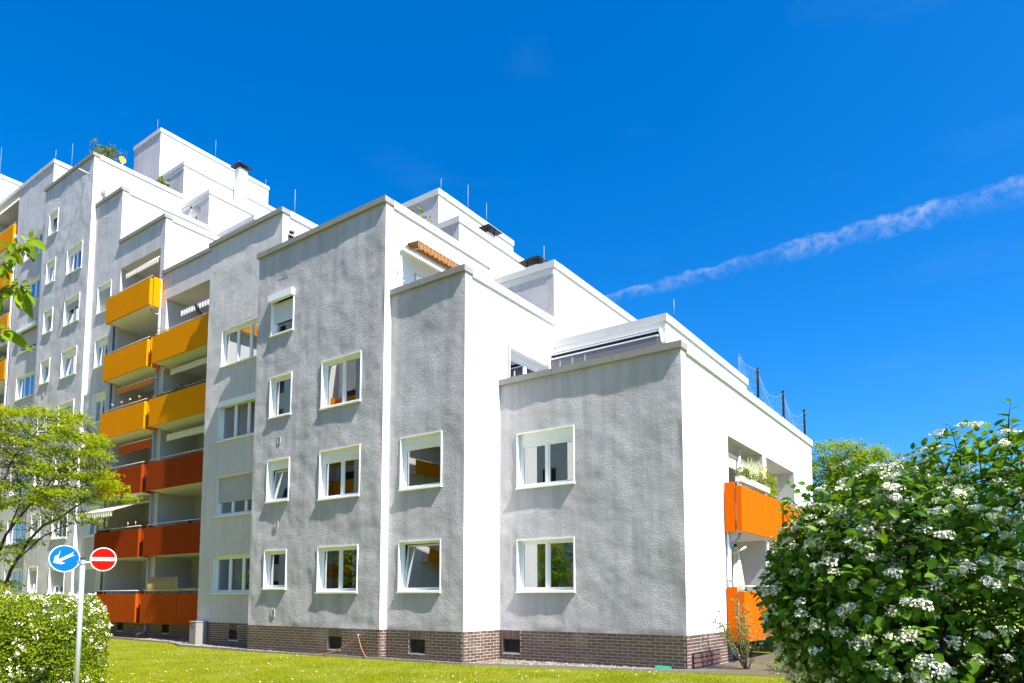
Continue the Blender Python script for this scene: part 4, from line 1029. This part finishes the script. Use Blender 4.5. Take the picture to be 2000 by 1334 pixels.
while len(ip) < 5200:      # inner foliage deep in the shrub
    (cr, cf, cz), (rr, rf, rz) = random.choices(ELL, (5, 2, .6))[0]; u = Vector(rand_unit(1)[0]) * random.uniform(.25, .85)
    w = CAM + RGT * (cr + u.x * rr) + FWD * (cf + .25 + abs(u.y) * rf); w.z = cz + u.z * rz
    if w.z > .3: ip.append(w); inn.append(u.normalized())
vp += ip; vn += inn
A = np.array([tuple(p) for p in vp]); Nn = np.array([tuple(p) for p in vn]); n = len(A)
axv = rand_unit(n) * .9 + Nn * .5 + np.array([0, 0, -.25]); nmv = Nn * .5 + np.array([0, 0, .7]) + rand_unit(n) * .5; scv = rng.uniform(.05, .10, n)
twigs_to(spts, [tuple(p) for p in A[::22]], 'twig_dark', vb, .005)
dcam = np.linalg.norm(A - np.array(CAM), axis=1)
vis = np.array([(p - CAM).dot(FWD) > 0 and 1000 + (p - CAM).dot(RGT) / (p - CAM).dot(FWD) * 1386 < 2010 and p.z > .95 for p in vp])
order = np.argsort(np.where(vis, dcam, 99)); near = order[:260]; far = np.setdiff1d(np.arange(n), near)
MV = frames(A, axv, nmv, scv)
tag(link('foliage', scatter_mesh('foliage', LEAF_V, LEAF_F, MV[far], 'viburnum_leaf'), None, vb), kind='stuff')
vl = lm.mesh('leaf'); vl.materials.append(MATS['viburnum_leaf'])
MV[:, 0:3, 0] *= 1.25
for i in near:
    o = link('leaf', vl); o.parent = vb; o.matrix_parent_inverse = Matrix.Translation(-VB); o.matrix_basis = Matrix(MV[i].tolist())
# sprays of leaves that stick out of the outline
sprp, sprn = vib_samples(230, .06); sm = MB(); SP = []; SA = []; SN = []; SS = []
for p, g in zip(sprp, sprn):
    if g.z < -.2: continue
    d = (g + Vector((0, 0, .55)) + Vector(rand_unit(1)[0]) * .35).normalized(); L = random.uniform(.14, .34); pts = [p - g * .15, p + d * L * .5, p + d * L + Vector((0, 0, -.03))]
    sm.tube(pts, [.006, .004, .002], 4, False)
    for i in range(6):
        t = .35 + .65 * i / 5; q = pts[0].lerp(pts[2], t); side = d.cross(Vector((0, 0, 1))).normalized() * (1 if i % 2 else -1)
        SP.append(tuple(q)); SA.append(tuple(side + d * .6 + Vector((0, 0, random.uniform(-.3, .3))))); SN.append((g.x * .3 + random.uniform(-.4, .4), g.y * .3 + random.uniform(-.4, .4), .8)); SS.append(random.uniform(.055, .1))
sm.build('sprays', 'twig_dark', vb); tag(link('spray_leaves', scatter_mesh('spray_leaves', LEAF_V, LEAF_F, frames(SP, SA, SN, SS), 'viburnum_leaf'), None, vb), kind='stuff')
# flower heads: flat domes of small florets
def flower_mesh(seed):
    r2 = np.random.default_rng(seed); k = 46; t = r2.uniform(0, 2 * math.pi, k); rr = np.sqrt(r2.uniform(0, 1, k))
    rr = rr * (1 + .25 * np.sin(3 * t + seed)); pos = np.stack([rr * np.cos(t), rr * np.sin(t) * r2.uniform(.7, 1), .35 * (1 - rr ** 2) + r2.normal(0, .06, k)], 1)
    nm = np.stack([pos[:, 0] * .7, pos[:, 1] * .7, np.ones(k)], 1) + r2.normal(0, .35, (k, 3)); nm /= np.linalg.norm(nm, axis=1, keepdims=True)
    fv = [(0, 0, -.02)] + [((1 if i % 2 == 0 else .55) * math.cos(i * math.pi / 5), (1 if i % 2 == 0 else .55) * math.sin(i * math.pi / 5), .25 if i % 2 == 0 else .1) for i in range(10)]
    ff = [(0, i, i % 10 + 1) for i in range(1, 11)]
    ax = r2.normal(0, 1, (k, 3)); FM = frames(pos, ax, nm, r2.uniform(.14, .2, k)); tv = np.asarray(fv)
    V = (np.einsum('nij,kj->nki', FM[:, :3, :3], tv) + FM[:, None, :3, 3]).reshape(-1, 3); F = (np.asarray(ff)[None] + (np.arange(k) * len(tv))[:, None, None]).reshape(-1, 3); o = len(V)
    # stalks from the centre to every floret
    V = np.concatenate([V, [(0, 0, -.45), (.03, 0, -.45), (0, .03, -.45)], pos]); F = np.concatenate([F] + [[(o, o + 1, o + 3 + i), (o + 1, o + 2, o + 3 + i)] for i in range(k)])
    return fast_mesh('flower_head', V, F, 'white_petal' if seed % 2 else 'cream_petal')
fms = [flower_mesh(s) for s in range(6)]
fp, fn = vib_samples(3000, .16); cand = []
for p, g in zip(fp, fn):
    f = (p - CAM).dot(FWD); x = 1000 + (p - CAM).dot(RGT) / f * 1386
    if x < 2030 and g.dot(CAM - p) > -.4 and p.z > .9: cand.append((p, g))
cand = cand[:470]
for j, (p, g) in enumerate(cand):
    up = (g * .75 + Vector((0, 0, .75)) + Vector(rand_unit(1)[0]) * .35).normalized(); q = up.to_track_quat('Z', 'Y')
    s = random.uniform(.034, .064)
    if j < 290:
        o = link('flower_head', fms[j % 6]); o.parent = vb; o.matrix_parent_inverse = Matrix.Translation(-VB)
        o.matrix_basis = Matrix.LocRotScale(p + g * .03, q, Vector((s, s, s)))
rs = cand[290:]
if rs:
    V_ = []; F_ = []; o_ = 0
    for j, (p, g) in enumerate(rs):
        up = (g * .75 + Vector((0, 0, .75)) + Vector(rand_unit(1)[0]) * .35).normalized(); M_ = np.array(Matrix.LocRotScale(p + g * .03, up.to_track_quat('Z', 'Y'), Vector((random.uniform(.034, .064),) * 3)))
        ms_ = fms[j % 6]; v = np.empty(len(ms_.vertices) * 3, np.float32); ms_.vertices.foreach_get('co', v); v = v.reshape(-1, 3) @ M_[:3, :3].T + M_[:3, 3]
        f = np.empty(len(ms_.loops), np.int32); ms_.loops.foreach_get('vertex_index', f); V_.append(v); F_.append(f.reshape(-1, 3) + o_); o_ += len(v)
    tag(link('flower_heads', fast_mesh('flower_heads', np.concatenate(V_), np.concatenate(F_), 'white_petal'), None, vb), kind='stuff')

# --- leafy tree beyond the end wall
def round_tree(name, label, base_, h, cr, cz, n, per, mat, size, lr=.5, tr=.16, sq=1.0):
    t = empty(name, base_); tag(t, label, 'tree'); b = Vector(base_); ctr = b + Vector((0, 0, cz))
    cs = []
    while len(cs) < n:
        u = Vector(rand_unit(1)[0]); s = random.random() ** .4
        k = 1 + .35 * noise.noise(u * 2.2 + b * .13); p = Vector((u.x * cr * k, u.y * cr * k, u.z * (h - cz) * sq * k)) * s
        cs.append(ctr + p)
    limbs = [(smooth_path([b, b + Vector((.1, .05, cz * .5)), ctr, ctr + Vector((0, 0, (h - cz) * .7))], 4, .02), tr, tr * .25)]; lp = list(limbs[0][0][6:])
    for c in cs[:14]: 
        s = limbs[0][0][random.randint(5, 10)]; pts = smooth_path([s, s.lerp(c, .5) + Vector((0, 0, .3)), c], 3, .03); limbs.append((pts, tr * .4, .02)); lp += pts
    limb_mesh(limbs, 'bark', 'trunk', t, tr); twigs_to(lp, [tuple(c) for c in cs], 'bark', t, .02)
    tag(link('crown', scatter_mesh('crown', SLEAF_V, SLEAF_F, tufts_leaves([tuple(c) for c in cs], per, lr, .6, size), mat), None, t), kind='stuff'); return t
bp = P(1660, 1168, 36); bp.z = 0
round_tree('leafy_tree', 'bright green leafy tree rising behind the right end of the building', tuple(bp), 9.9, 3.0, 6.6, 300, 150, 'back_leaf', .14, .6)
sp = CAM + RGT * 6.6 + FWD * 1.6; sp.z = 0
round_tree('shade_tree', 'broad tree outside the view shading the viburnum', tuple(sp), 8.4, 2.6, 6.2, 150, 22, 'back_leaf', .14, .5)

# --- twiggy shrub at the corner of the end wall
tsb = Vector((1.0, 1.3, 0)); ts = empty('twiggy_shrub', tsb); tag(ts, 'sparse twiggy shrub with small pale leaves by the downpipe', 'shrub')
tips = []; tl = []
for i in range(17):
    a = random.uniform(0, 2 * math.pi); rr = random.uniform(.15, .75); hh = random.uniform(.9, 1.75)
    e = tsb + Vector((math.cos(a) * rr, math.sin(a) * rr, hh)); pts = smooth_path([tsb + Vector((math.cos(a) * .05, math.sin(a) * .05, 0)), tsb.lerp(e, .5) + Vector((math.cos(a) * .08, math.sin(a) * .08, .05)), e], 5, .012); tl.append((pts, .011, .004)); tips += [tuple(p) for p in pts[4:]]
for e in (P(1390, 1212, 17.6), P(1400, 1205, 17.8)):
    pts = smooth_path([tsb, tsb.lerp(e, .5), e], 5, .012); tl.append((pts, .011, .004)); tips += [tuple(p) for p in pts[5:]]
limb_mesh(tl, 'twig', 'stem', ts, .02, 5)
tag(link('foliage', scatter_mesh('foliage', LEAF_V, LEAF_F, tufts_leaves(tips, 9, .11, .9, .05, .4), 'twig_leaf'), None, ts), kind='stuff')
# low green weeds at its foot
for j, (wx, wy, wl_) in enumerate(((2.0, 1.2, 'low weedy plant at the foot of the twiggy shrub'), (3.1, 2.6, 'low leafy plant half hidden behind the viburnum'))):
    w_ = empty('low_plant', (wx, wy, 0)); tag(w_, wl_, 'plant')
    cs = [(wx + random.gauss(0, .3), wy + random.gauss(0, .3), random.uniform(.03, .25)) for _ in range(26)]
    tag(link('foliage', scatter_mesh('foliage', LEAF_V, LEAF_F, tufts_leaves(cs, 12, .15, .6, .07, .5), 'pot_leaf'), None, w_), kind='stuff')

# ------------------------------------------------------------------ things on and around the building
# concrete pillar with post box flap beside the plinth
cpx, cpy = -18.72, -1.45
cp = empty('concrete_post', (cpx, cpy, 0)); tag(cp, 'square concrete post against the plinth below the red balconies', 'post')
MB().box(cpx - .2, cpx + .22, cpy - .18, cpy + .28, -.05, .84).build('shaft', 'concrete', cp); MB().box(cpx - .22, cpx + .24, cpy - .2, cpy + .3, .843, .875).build('cap', 'galv', cp)
MB().box(cpx - .02, cpx + .12, cpy - .195, cpy - .182, .70, .78).build('flap', 'kerb', cp)
# red hose hanging from a tap
hs_ = empty('garden_hose', (-9.3, -2.0, 0)); tag(hs_, 'thin red hose hanging from a tap on the brick plinth', 'hose')
MB().tube(smooth_path([(-9.3, -2.0, .62), (-9.7, -2.05, .38), (-10.2, -2.12, .15), (-10.7, -2.2, .04), (-10.9, -2.25, .02)], 5), .011, 6).build('hose_left', 'hose', hs_)
MB().tube(smooth_path([(-9.3, -2.0, .62), (-9.2, -2.02, .42), (-9.05, -2.05, .2), (-8.85, -2.1, .05), (-8.78, -2.12, .02)], 5), .011, 6).build('hose_right', 'hose', hs_)
MB().tube([(-9.3, -1.9, .66), (-9.3, -2.0, .66), (-9.3, -2.02, .60)], .018, 8).build('tap', 'steel', hs_)
# green plastic half pipe lying at the corner
gp = MB(); n = 10
for j, x in enumerate((-.68, -.33)):
    for i in range(n + 1):
        a = math.pi * i / n; gp.v.append((x, -.28 + math.cos(a) * .12, .0 + math.sin(a) * .11))
gp.f = [(i, i + 1, n + 2 + i, n + 1 + i) for i in range(n)] + [tuple(range(n + 1, 2 * n + 2)), tuple(reversed(range(n + 1)))]
tag(gp.build('drain_cover', 'green_plastic'), 'small green plastic dome lying before the brick corner', 'drain cover')
# net on posts along the low roof edge
net = empty('terrace_net', (-.1, 10, 8.15)); tag(net, 'thin white net hung between black posts on the low roof edge', 'net')
ys = (6.88, 10.02, 13.2)
for y in ys: MB().box(-.12, -.05, y - .035, y + .035, 8.15, 9.33).build('post', 'black', net)
def net_panel(y0, y1, sag0, sag1, low0, low1, nn=11):
    m = MB(); K = 4
    def pt(i, j):
        s = i / nn; t = j / K; top_ = 9.25 + (-.62 * math.sin(math.pi * s) * sag0) + sag1 * s; bot = 8.2
        return (-.085 + .05 * math.sin(5 * s + 3 * t), y0 + (y1 - y0) * s, bot + (top_ - bot) * t)
    for j in range(K + 1): m.tube([pt(i, j) for i in range(nn + 1)], 0.0012 if j < K else .003, 3, False)
    for i in range(nn + 1): m.tube([pt(i, j) for j in range(K + 1)], .0012, 3, False)
    m.smooth = False; return m.build('mesh', 'net', net)
net_panel(4.9, 6.88, .15, 0, 0, 0); net_panel(6.88, 10.02, .75, 0, 0, 0); net_panel(10.02, 13.2, .8, 0, 0, 0)
# planters on that roof edge
def pot_plant(name, c, pr, ph, pmat, cr, ch, n, per, lmat, size, label, group=None, flowers=None, cat='plant', lr=.08):
    t = empty(name, c); tag(t, label, cat, group); c = Vector(c)
    MB().lathe(c, [(pr * .75, 0), (pr, ph * .92), (pr * 1.06, ph * .94), (pr * 1.06, ph), (pr * .9, ph)], 12).build('pot', pmat, t)
    cs = [tuple(c + Vector((random.gauss(0, cr * .45), random.gauss(0, cr * .45), ph + random.uniform(.02, ch)))) for _ in range(n)]
    m = MB()
    for q in cs[:max(6, n // 3)]: m.tube([c + Vector((0, 0, ph * .8)), q], .006, 4, False)
    m.build('stem', 'twig', t)
    tag(link('foliage', scatter_mesh('foliage', LEAF_V, LEAF_F, tufts_leaves(cs, per, lr, 1, size, .4), lmat), None, t), kind='stuff')
    return t
pot_plant('potted_plant', (-.45, 7.6, 7.95), .16, .3, 'rubber', .2, .35, 14, 10, 'twig_leaf', .06, 'small potted plant behind the net nearest the first post')
pot_plant('potted_plant', (-.45, 8.6, 7.95), .14, .3, 'terracotta', .2, .3, 12, 10, 'pot_leaf', .06, 'small potted plant behind the net between first and second posts')
pot_plant('potted_plant', (-.45, 11.9, 7.95), .17, .35, 'rubber', .25, .4, 16, 10, 'pot_leaf', .07, 'small potted plant on the low roof close to the last net post')
pot_plant('potted_plant', (-36.0, .6, 24.6), .35, .7, 'terracotta', 1.0, 1.5, 60, 16, 'pot_leaf', .16, 'dark leafy pot plant on the highest grey facade roof', lr=.3) if False else None
pot_plant('potted_olive', (-33.6, .85, 24.4), .3, .6, 'terracotta', .75, 1.75, 90, 14, 'pot_leaf', .13, 'dark bushy plant showing above the coping of the tall grey facade', lr=.28)
pot_plant('potted_palm', (-33.5, 4.2, 24.4), .3, .8, 'planter_white', .5, 1.15, 30, 16, 'twig_leaf', .17, 'yellowish palm on the upper terrace beside the white penthouse wall', lr=.25)
pot_plant('potted_grass', (-9.45, .25, 12.75), .25, .6, 'planter_white', .6, 1.3, 60, 18, 'twig_leaf', .085, 'straggly plant above the tall facade coping left of the top penthouse', lr=.22)
# yellow toy bird on the high coping
yb = empty('yellow_ornament', (-32.75, 1.42, 25.56)); tag(yb, 'small yellow garden ornament on the high white coping', 'ornament')
MB().tube([(-32.75, 1.42, 25.5), (-32.75, 1.42, 25.9)], .015, 6).build('stick', 'steel', yb)
for i in range(5):
    a = i * 1.2566; MB().hexa([(-32.75, 1.42, 26.0), (-32.74, 1.44, 26.0), (-32.73, 1.42 + .2 * math.cos(a), 26.0 + .2 * math.sin(a)), (-32.75, 1.42 + .2 * math.cos(a + .9), 26.0 + .2 * math.sin(a + .9)),
                               (-32.78, 1.42, 26.0), (-32.77, 1.44, 26.0), (-32.76, 1.42 + .2 * math.cos(a), 26.0 + .2 * math.sin(a)), (-32.78, 1.42 + .2 * math.cos(a + .9), 26.0 + .2 * math.sin(a + .9))]).build('petal', 'yellow', yb)
# raven decoy on a yellow balcony rail
rv = empty('raven_decoy', (-21.3, -.38, 13.76)); tag(rv, 'black raven figure on the handrail of the upper right amber balcony', 'bird')
c = Vector((-21.3, -.38, 13.82)); m = MB()
m.tube([c + Vector((.36, 0, -.06)), c + Vector((.2, 0, .0)), c + Vector((.05, 0, .12)), c + Vector((-.1, 0, .22)), c + Vector((-.2, 0, .36)), c + Vector((-.24, 0, .44)), c + Vector((-.3, 0, .47)), c + Vector((-.4, 0, .45))], [.02, .06, .11, .11, .075, .07, .045, .006], 10); m.build('body', 'black', rv)
for s in (-.04, .04): MB().tube([c + Vector((0, s, .08)), c + Vector((.0, s, -.05))], .01, 5).build('leg', 'black', rv)
# reed mat on the lowest right balcony
rm = MB(); x = -24.6
while x < -22.15: rm.tube([(x, -.34 + random.uniform(-.01, .01), 1.75), (x + random.uniform(-.01, .01), -.34, 2.62 + random.uniform(-.03, .05))], .014, 4); x += .027
tag(rm.build('reed_screen', 'reed'), 'straw coloured reed screen behind the lowest right red balcony rail', 'screen')
rr_ = MB(); rr_.tube([(-22.0, -.38, 2.10), (-20.2, -.38, 2.12)], .045, 8); tag(rr_.build('rolled_mat', 'reed'), 'rolled reed mat lying along the lowest right balcony rail', 'mat')
# bench with lattice back on the second balcony
bn = empty('garden_bench', (-22.6, .3, 3.9)); tag(bn, 'dark garden bench with crossed lattice back on the second right balcony', 'bench')
for x in (-23.6, -22.6, -21.6): MB().box(x - .03, x + .03, .28, .33, 3.9, 5.15).build('leg', 'black', bn)
for z in (4.75, 5.13): MB().box(-23.6, -21.6, .285, .325, z - .025, z + .025).build('rail', 'black', bn)
lt = MB(); x = -23.55
while x < -21.7: lt.tube([(x, .29, 4.75), (x + .25, .29, 5.13)], .012, 4); lt.tube([(x + .25, .31, 4.75), (x, .31, 5.13)], .012, 4); x += .25
lt.build('lattice', 'black', bn); MB().box(-23.6, -21.6, -.05, .28, 4.32, 4.36).build('seat', 'black', bn)
# cabinet on the second left balcony
cb_ = empty('balcony_cabinet', (-27.2, 1.2, 3.9)); tag(cb_, 'grey storage cabinet with pot on top under the open cream awning', 'cabinet')
MB().box(-27.9, -26.5, 1.0, 1.5, 3.9, 5.45).build('carcass', 'cabinet', cb_)
for a, b in ((-27.88, -27.21), (-27.19, -26.52)): MB().box(a, b, .98, .998, 3.95, 5.42).build('door', 'cabinet', cb_)
MB().lathe((-26.9, 1.25, 5.453), [(.1, 0), (.18, .12), (.2, .25), (.12, .32)], 12).build('pot', 'rubber', cb_)
# glass cups on balcony rails: row of small lanterns and flower sticks
ORD = ('leftmost', 'second from left', 'third from left', 'fourth from left', 'fifth from left', 'rightmost')
for j, (u, k) in enumerate(((-28.6, 3), (-27.7, 3), (-26.9, 3), (-26.0, 3))):
    z = 1.92 + 2.91 * k + .17; t = empty('flower_stick', (u, -.38, z)); tag(t, ORD[j if j < 3 else 5] + ' pale flower stick on the amber balcony under the orange awning', 'flower', 'flower sticks on one amber balcony')
    MB().tube([(u, -.38, z - .3), (u + .02, -.38, z + .2)], .005, 4).build('stem', 'twig', t); M_ = frames([(u + .02, -.38, z + .2)] * 14, rand_unit(14), rand_unit(14), [.07] * 14); tag(link('bloom', scatter_mesh('bloom', SLEAF_V, SLEAF_F, M_, 'white_petal'), None, t))
for j, u in enumerate((-28.8, -28.2, -27.6, -27.0, -26.5, -25.8)):
    z = 1.92 + 2.91 + .17; t = empty('rail_lantern', (u, -.38, z)); tag(t, ORD[j] + ' slim lantern on the rail below the open cream awning', 'lantern', 'lanterns along one red balcony rail')
    MB().tube([(u, -.38, z - .02), (u + .02, -.4, z + .16)], [.010, .012], 6).build('stick', 'steel', t); MB().lathe((u + .02, -.4, z + .16), [(.012, 0), (.018, .03), (.01, .05)], 8).build('globe', 'slat', t)
for j, (u, k, w, lab) in enumerate(((-22.4, 3, 4.2, 'dark trailing plants along the rail of the middle right amber balcony'), (-45.6, 5, 3.5, 'yellow flowering plants along the far left balcony rail'), (-28.9, 1, .8, 'small green trailing plant at the left end of a red balcony'))):
    z = 1.92 + 2.91 * k + .1; yy = -.36 if u > -40 else .22; t = empty('trailing_plants', (u, yy, z)); tag(t, lab, 'plants')
    MB().box(u - w / 2, u + w / 2, yy - .06, yy + .12, z - .16, z + .03).build('trough', 'rubber', t)
    cs = [(u + random.uniform(-w / 2, w / 2), yy + random.uniform(-.1, .1), z + random.uniform(-.02, .18)) for _ in range(int(14 * w))]
    tag(link('foliage', scatter_mesh('foliage', LEAF_V, LEAF_F, tufts_leaves(cs, 8, .08, .8, .055, .4), 'pot_leaf' if j != 1 else 'maple_leaf'), None, t), kind='stuff')
# end wall balcony: planter, pinwheel, conifer, parasol
fb = empty('flower_trough', (.38, 4.6, 5.0)); tag(fb, 'long white flower trough with grasses on the upper orange balcony', 'planter')
MB().box(.28, .46, 3.1, 5.9, 4.98, 5.14).build('trough', 'planter_white', fb)
cs = [(.37 + random.gauss(0, .04), random.uniform(3.1, 5.9), 5.15 + random.uniform(0, .22)) for _ in range(60)]
tag(link('foliage', scatter_mesh('foliage', LEAF_V, LEAF_F, tufts_leaves(cs, 12, .12, 1, .07, .3), 'twig_leaf'), None, fb), kind='stuff')
gm_ = MB()
for _ in range(90):
    y = random.uniform(4.0, 5.3); b_ = Vector((.37, y, 5.12)); gm_.tube([b_, b_ + Vector((random.gauss(0, .06), random.gauss(0, .08), .35)), b_ + Vector((random.gauss(0, .14), random.gauss(0, .16), random.uniform(.5, .8)))], [.006, .005, .002], 3, False)
tag(gm_.build('grass_tuft', 'cream_petal', fb), kind='stuff')
pw = empty('pinwheel', (.42, 5.15, 5.1)); tag(pw, 'yellow orange pinwheel stuck in the flower trough', 'pinwheel')
MB().tube([(.42, 5.15, 5.0), (.42, 5.15, 5.55)], .01, 6).build('stick', 'steel', pw)
for i in range(6):
    a = i * math.pi / 3; c = Vector((.45, 5.15, 5.55)); r_ = .24
    p1 = c + Vector((0, r_ * math.cos(a), r_ * math.sin(a))); p2 = c + Vector((.05, r_ * .8 * math.cos(a + .55), r_ * .8 * math.sin(a + .55))); th = Vector((.006, 0, 0))
    MB().hexa([c, c + Vector((0, .005, 0)), p1, p2, c + th, c + th + Vector((0, .005, 0)), p1 + th, p2 + th]).build('vane', ('yellow', 'orange', 'white_petal')[i % 3], pw)
cn = empty('potted_conifer', (.15, 6.3, 3.95)); tag(cn, 'round yellow green conifer in a pot on the upper orange balcony', 'plant')
MB().lathe((.15, 6.3, 3.95), [(.2, 0), (.27, .45), (.25, .47)], 12).build('pot', 'terracotta', cn); MB().tube([(.15, 6.3, 4.3), (.15, 6.3, 5.3)], .04, 6).build('stem', 'bark', cn)
u_ = rand_unit(200); cs = np.array([.15, 6.3, 5.15]) + u_ * np.array([.4, .55, .68]) * (rng.uniform(0, 1, (200, 1)) ** .3)
tag(link('foliage', scatter_mesh('foliage', SLEAF_V, SLEAF_F, tufts_leaves(cs, 14, .1, 1, .06, .3), 'maple_leaf'), None, cn), kind='stuff')
pa = empty('closed_parasol', (-.15, 4.3, 1.0)); tag(pa, 'closed cream parasol on the ground floor orange balcony', 'parasol')
MB().tube([(-.15, 4.3, 1.0), (-.15, 4.3, 3.3)], .02, 8).build('pole', 'steel', pa)
m = MB(); prof = [(.03, 3.25), (.09, 3.0), (.14, 2.6), (.2, 2.2), (.22, 1.95), (.16, 1.85)]; n = 20; rings = []
for r_, z in prof:
    i0 = len(m.v); rings.append(i0)
    for i in range(n):
        a = 2 * math.pi * i / n; k = r_ * (1 + .28 * math.cos(5 * a + z)); m.v.append((-.15 + k * math.cos(a), 4.3 + k * math.sin(a), z))
for a, b in zip(rings, rings[1:]):
    for i in range(n): m.f.append((a + i, a + (i + 1) % n, b + (i + 1) % n, b + i))
m.smooth = True; m.build('cloth', 'cream_cloth', pa); MB().lathe((-.15, 4.3, 3.24), [(.035, 0), (.05, .05), (.03, .1)], 10).build('finial', 'rubber', pa)
# hanging wind ornament on the terrace left of the tall facade
wo = empty('wind_ornament', (-14.5, -.85, 14.0)); tag(wo, 'black hanging wind ornament by the white terrace wall', 'ornament')
for i in range(7):
    z = 14.05 + i * .17; MB().lathe((-14.52, -.85, z), [(.02, 0), (.1, .05), (.09, .09), (.02, .14)], 8).build('bead', 'black', wo)
MB().tube([(-14.52, -.85, 14), (-14.52, -.85, 15.5)], .008, 4).build('cord', 'black', wo)

# ------------------------------------------------------------------ the block across the lawn, seen in the window panes
OB = empty('opposite_building', (-60, -44, 0)); tag(OB, 'pale apartment block across the lawn, mirrored in the window panes', 'building')
OY = -37.0
for j in range(9):
    x1 = 8 - j * 15; x0 = x1 - 15; h = min(46, 14 + j * 5)
    MB().box(x0, x1, OY - 12, OY, 0, h).build('wall', 'opp_wall', OB)
    MB().box(x1 - 5.5, x1 - .02, OY + .01, OY + 6, 0, h + 2.4).build('projecting_wall', 'opp_wall', OB)
    for k in range(int(h // 2.91) - 1):
        z = 1.2 + 2.91 * k; mt = 'amber' if k > 2 else ('orange' if k % 2 else 'rust_lit')
        for a, b in ((x0 + .3, x0 + 4.6), (x0 + 5.0, x0 + 9.2)):
            m = MB(); m.box(a, b, OY + .02, OY + 1.1, z - .15, z + .04); bl = m.build('balcony', 'soffit', OB)
            MB().box(a, b, OY + 1.1, OY + 1.16, z - .2, z + 1.05).build('panel', mt, bl); MB().box(b - .05, b, OY + .4, OY + 1.09, z - .2, z + 1.05).build('end_panel', mt, bl)
            MB().box(a + .5, b - .5, OY + .02, OY + .06, z + .1, z + 2.1).build('balcony_door', 'room', bl)
        if (k + j) % 3 == 0: continue
        m = MB(); m.box(x1, x1 + .9, OY + .8, OY + 5.2, z - .15, z + .04); bl = m.build('end_balcony', 'soffit', OB)
        MB().box(x1 + .9, x1 + .96, OY + .8, OY + 5.2, z - .2, z + 1.1).build('panel', mt, bl)
        for a in (x1 - 4.6, x1 - 2.4):
            w_ = MB().box(a, a + 1.4, OY + 6.02, OY + 6.06, z + .9, z + 2.3).build('window', 'pvc', OB); MB().box(a + .08, a + 1.32, OY + 6.062, OY + 6.075, z + .98, z + 2.22).build('pane', 'room', w_)
for i, (x, y, h) in enumerate(((-22, -29, 6.5), (-38, -28, 7.5), (-55, -29, 6), (-9, -30, 7))):
    round_tree('lawn_tree', ('slender', 'tall', 'low', 'broad')[i] + ' tree before the opposite block, mirrored in ground floor panes', (x, y, 0), h, 2.3, h * .6, 110, 30, 'back_leaf', .22, .6)

# ------------------------------------------------------------------ wooded edge far behind the shrub
fw = []
for i in range(34):
    c = CAM + RGT * random.uniform(14, 95) + FWD * random.uniform(58, 78); h = random.uniform(3.2, 5.2)
    for _ in range(26):
        u = rand_unit(1)[0] * random.random() ** .4; fw.append((c.x + u[0] * 3.2, c.y + u[1] * 3.2, h + u[2] * (h - .6)))
tag(link('far_wood', scatter_mesh('far_wood', SLEAF_V, SLEAF_F, tufts_leaves(fw, 26, .9, .7, .5), 'back_leaf')), 'belt of green trees far behind the viburnum', 'wood', kind='stuff')
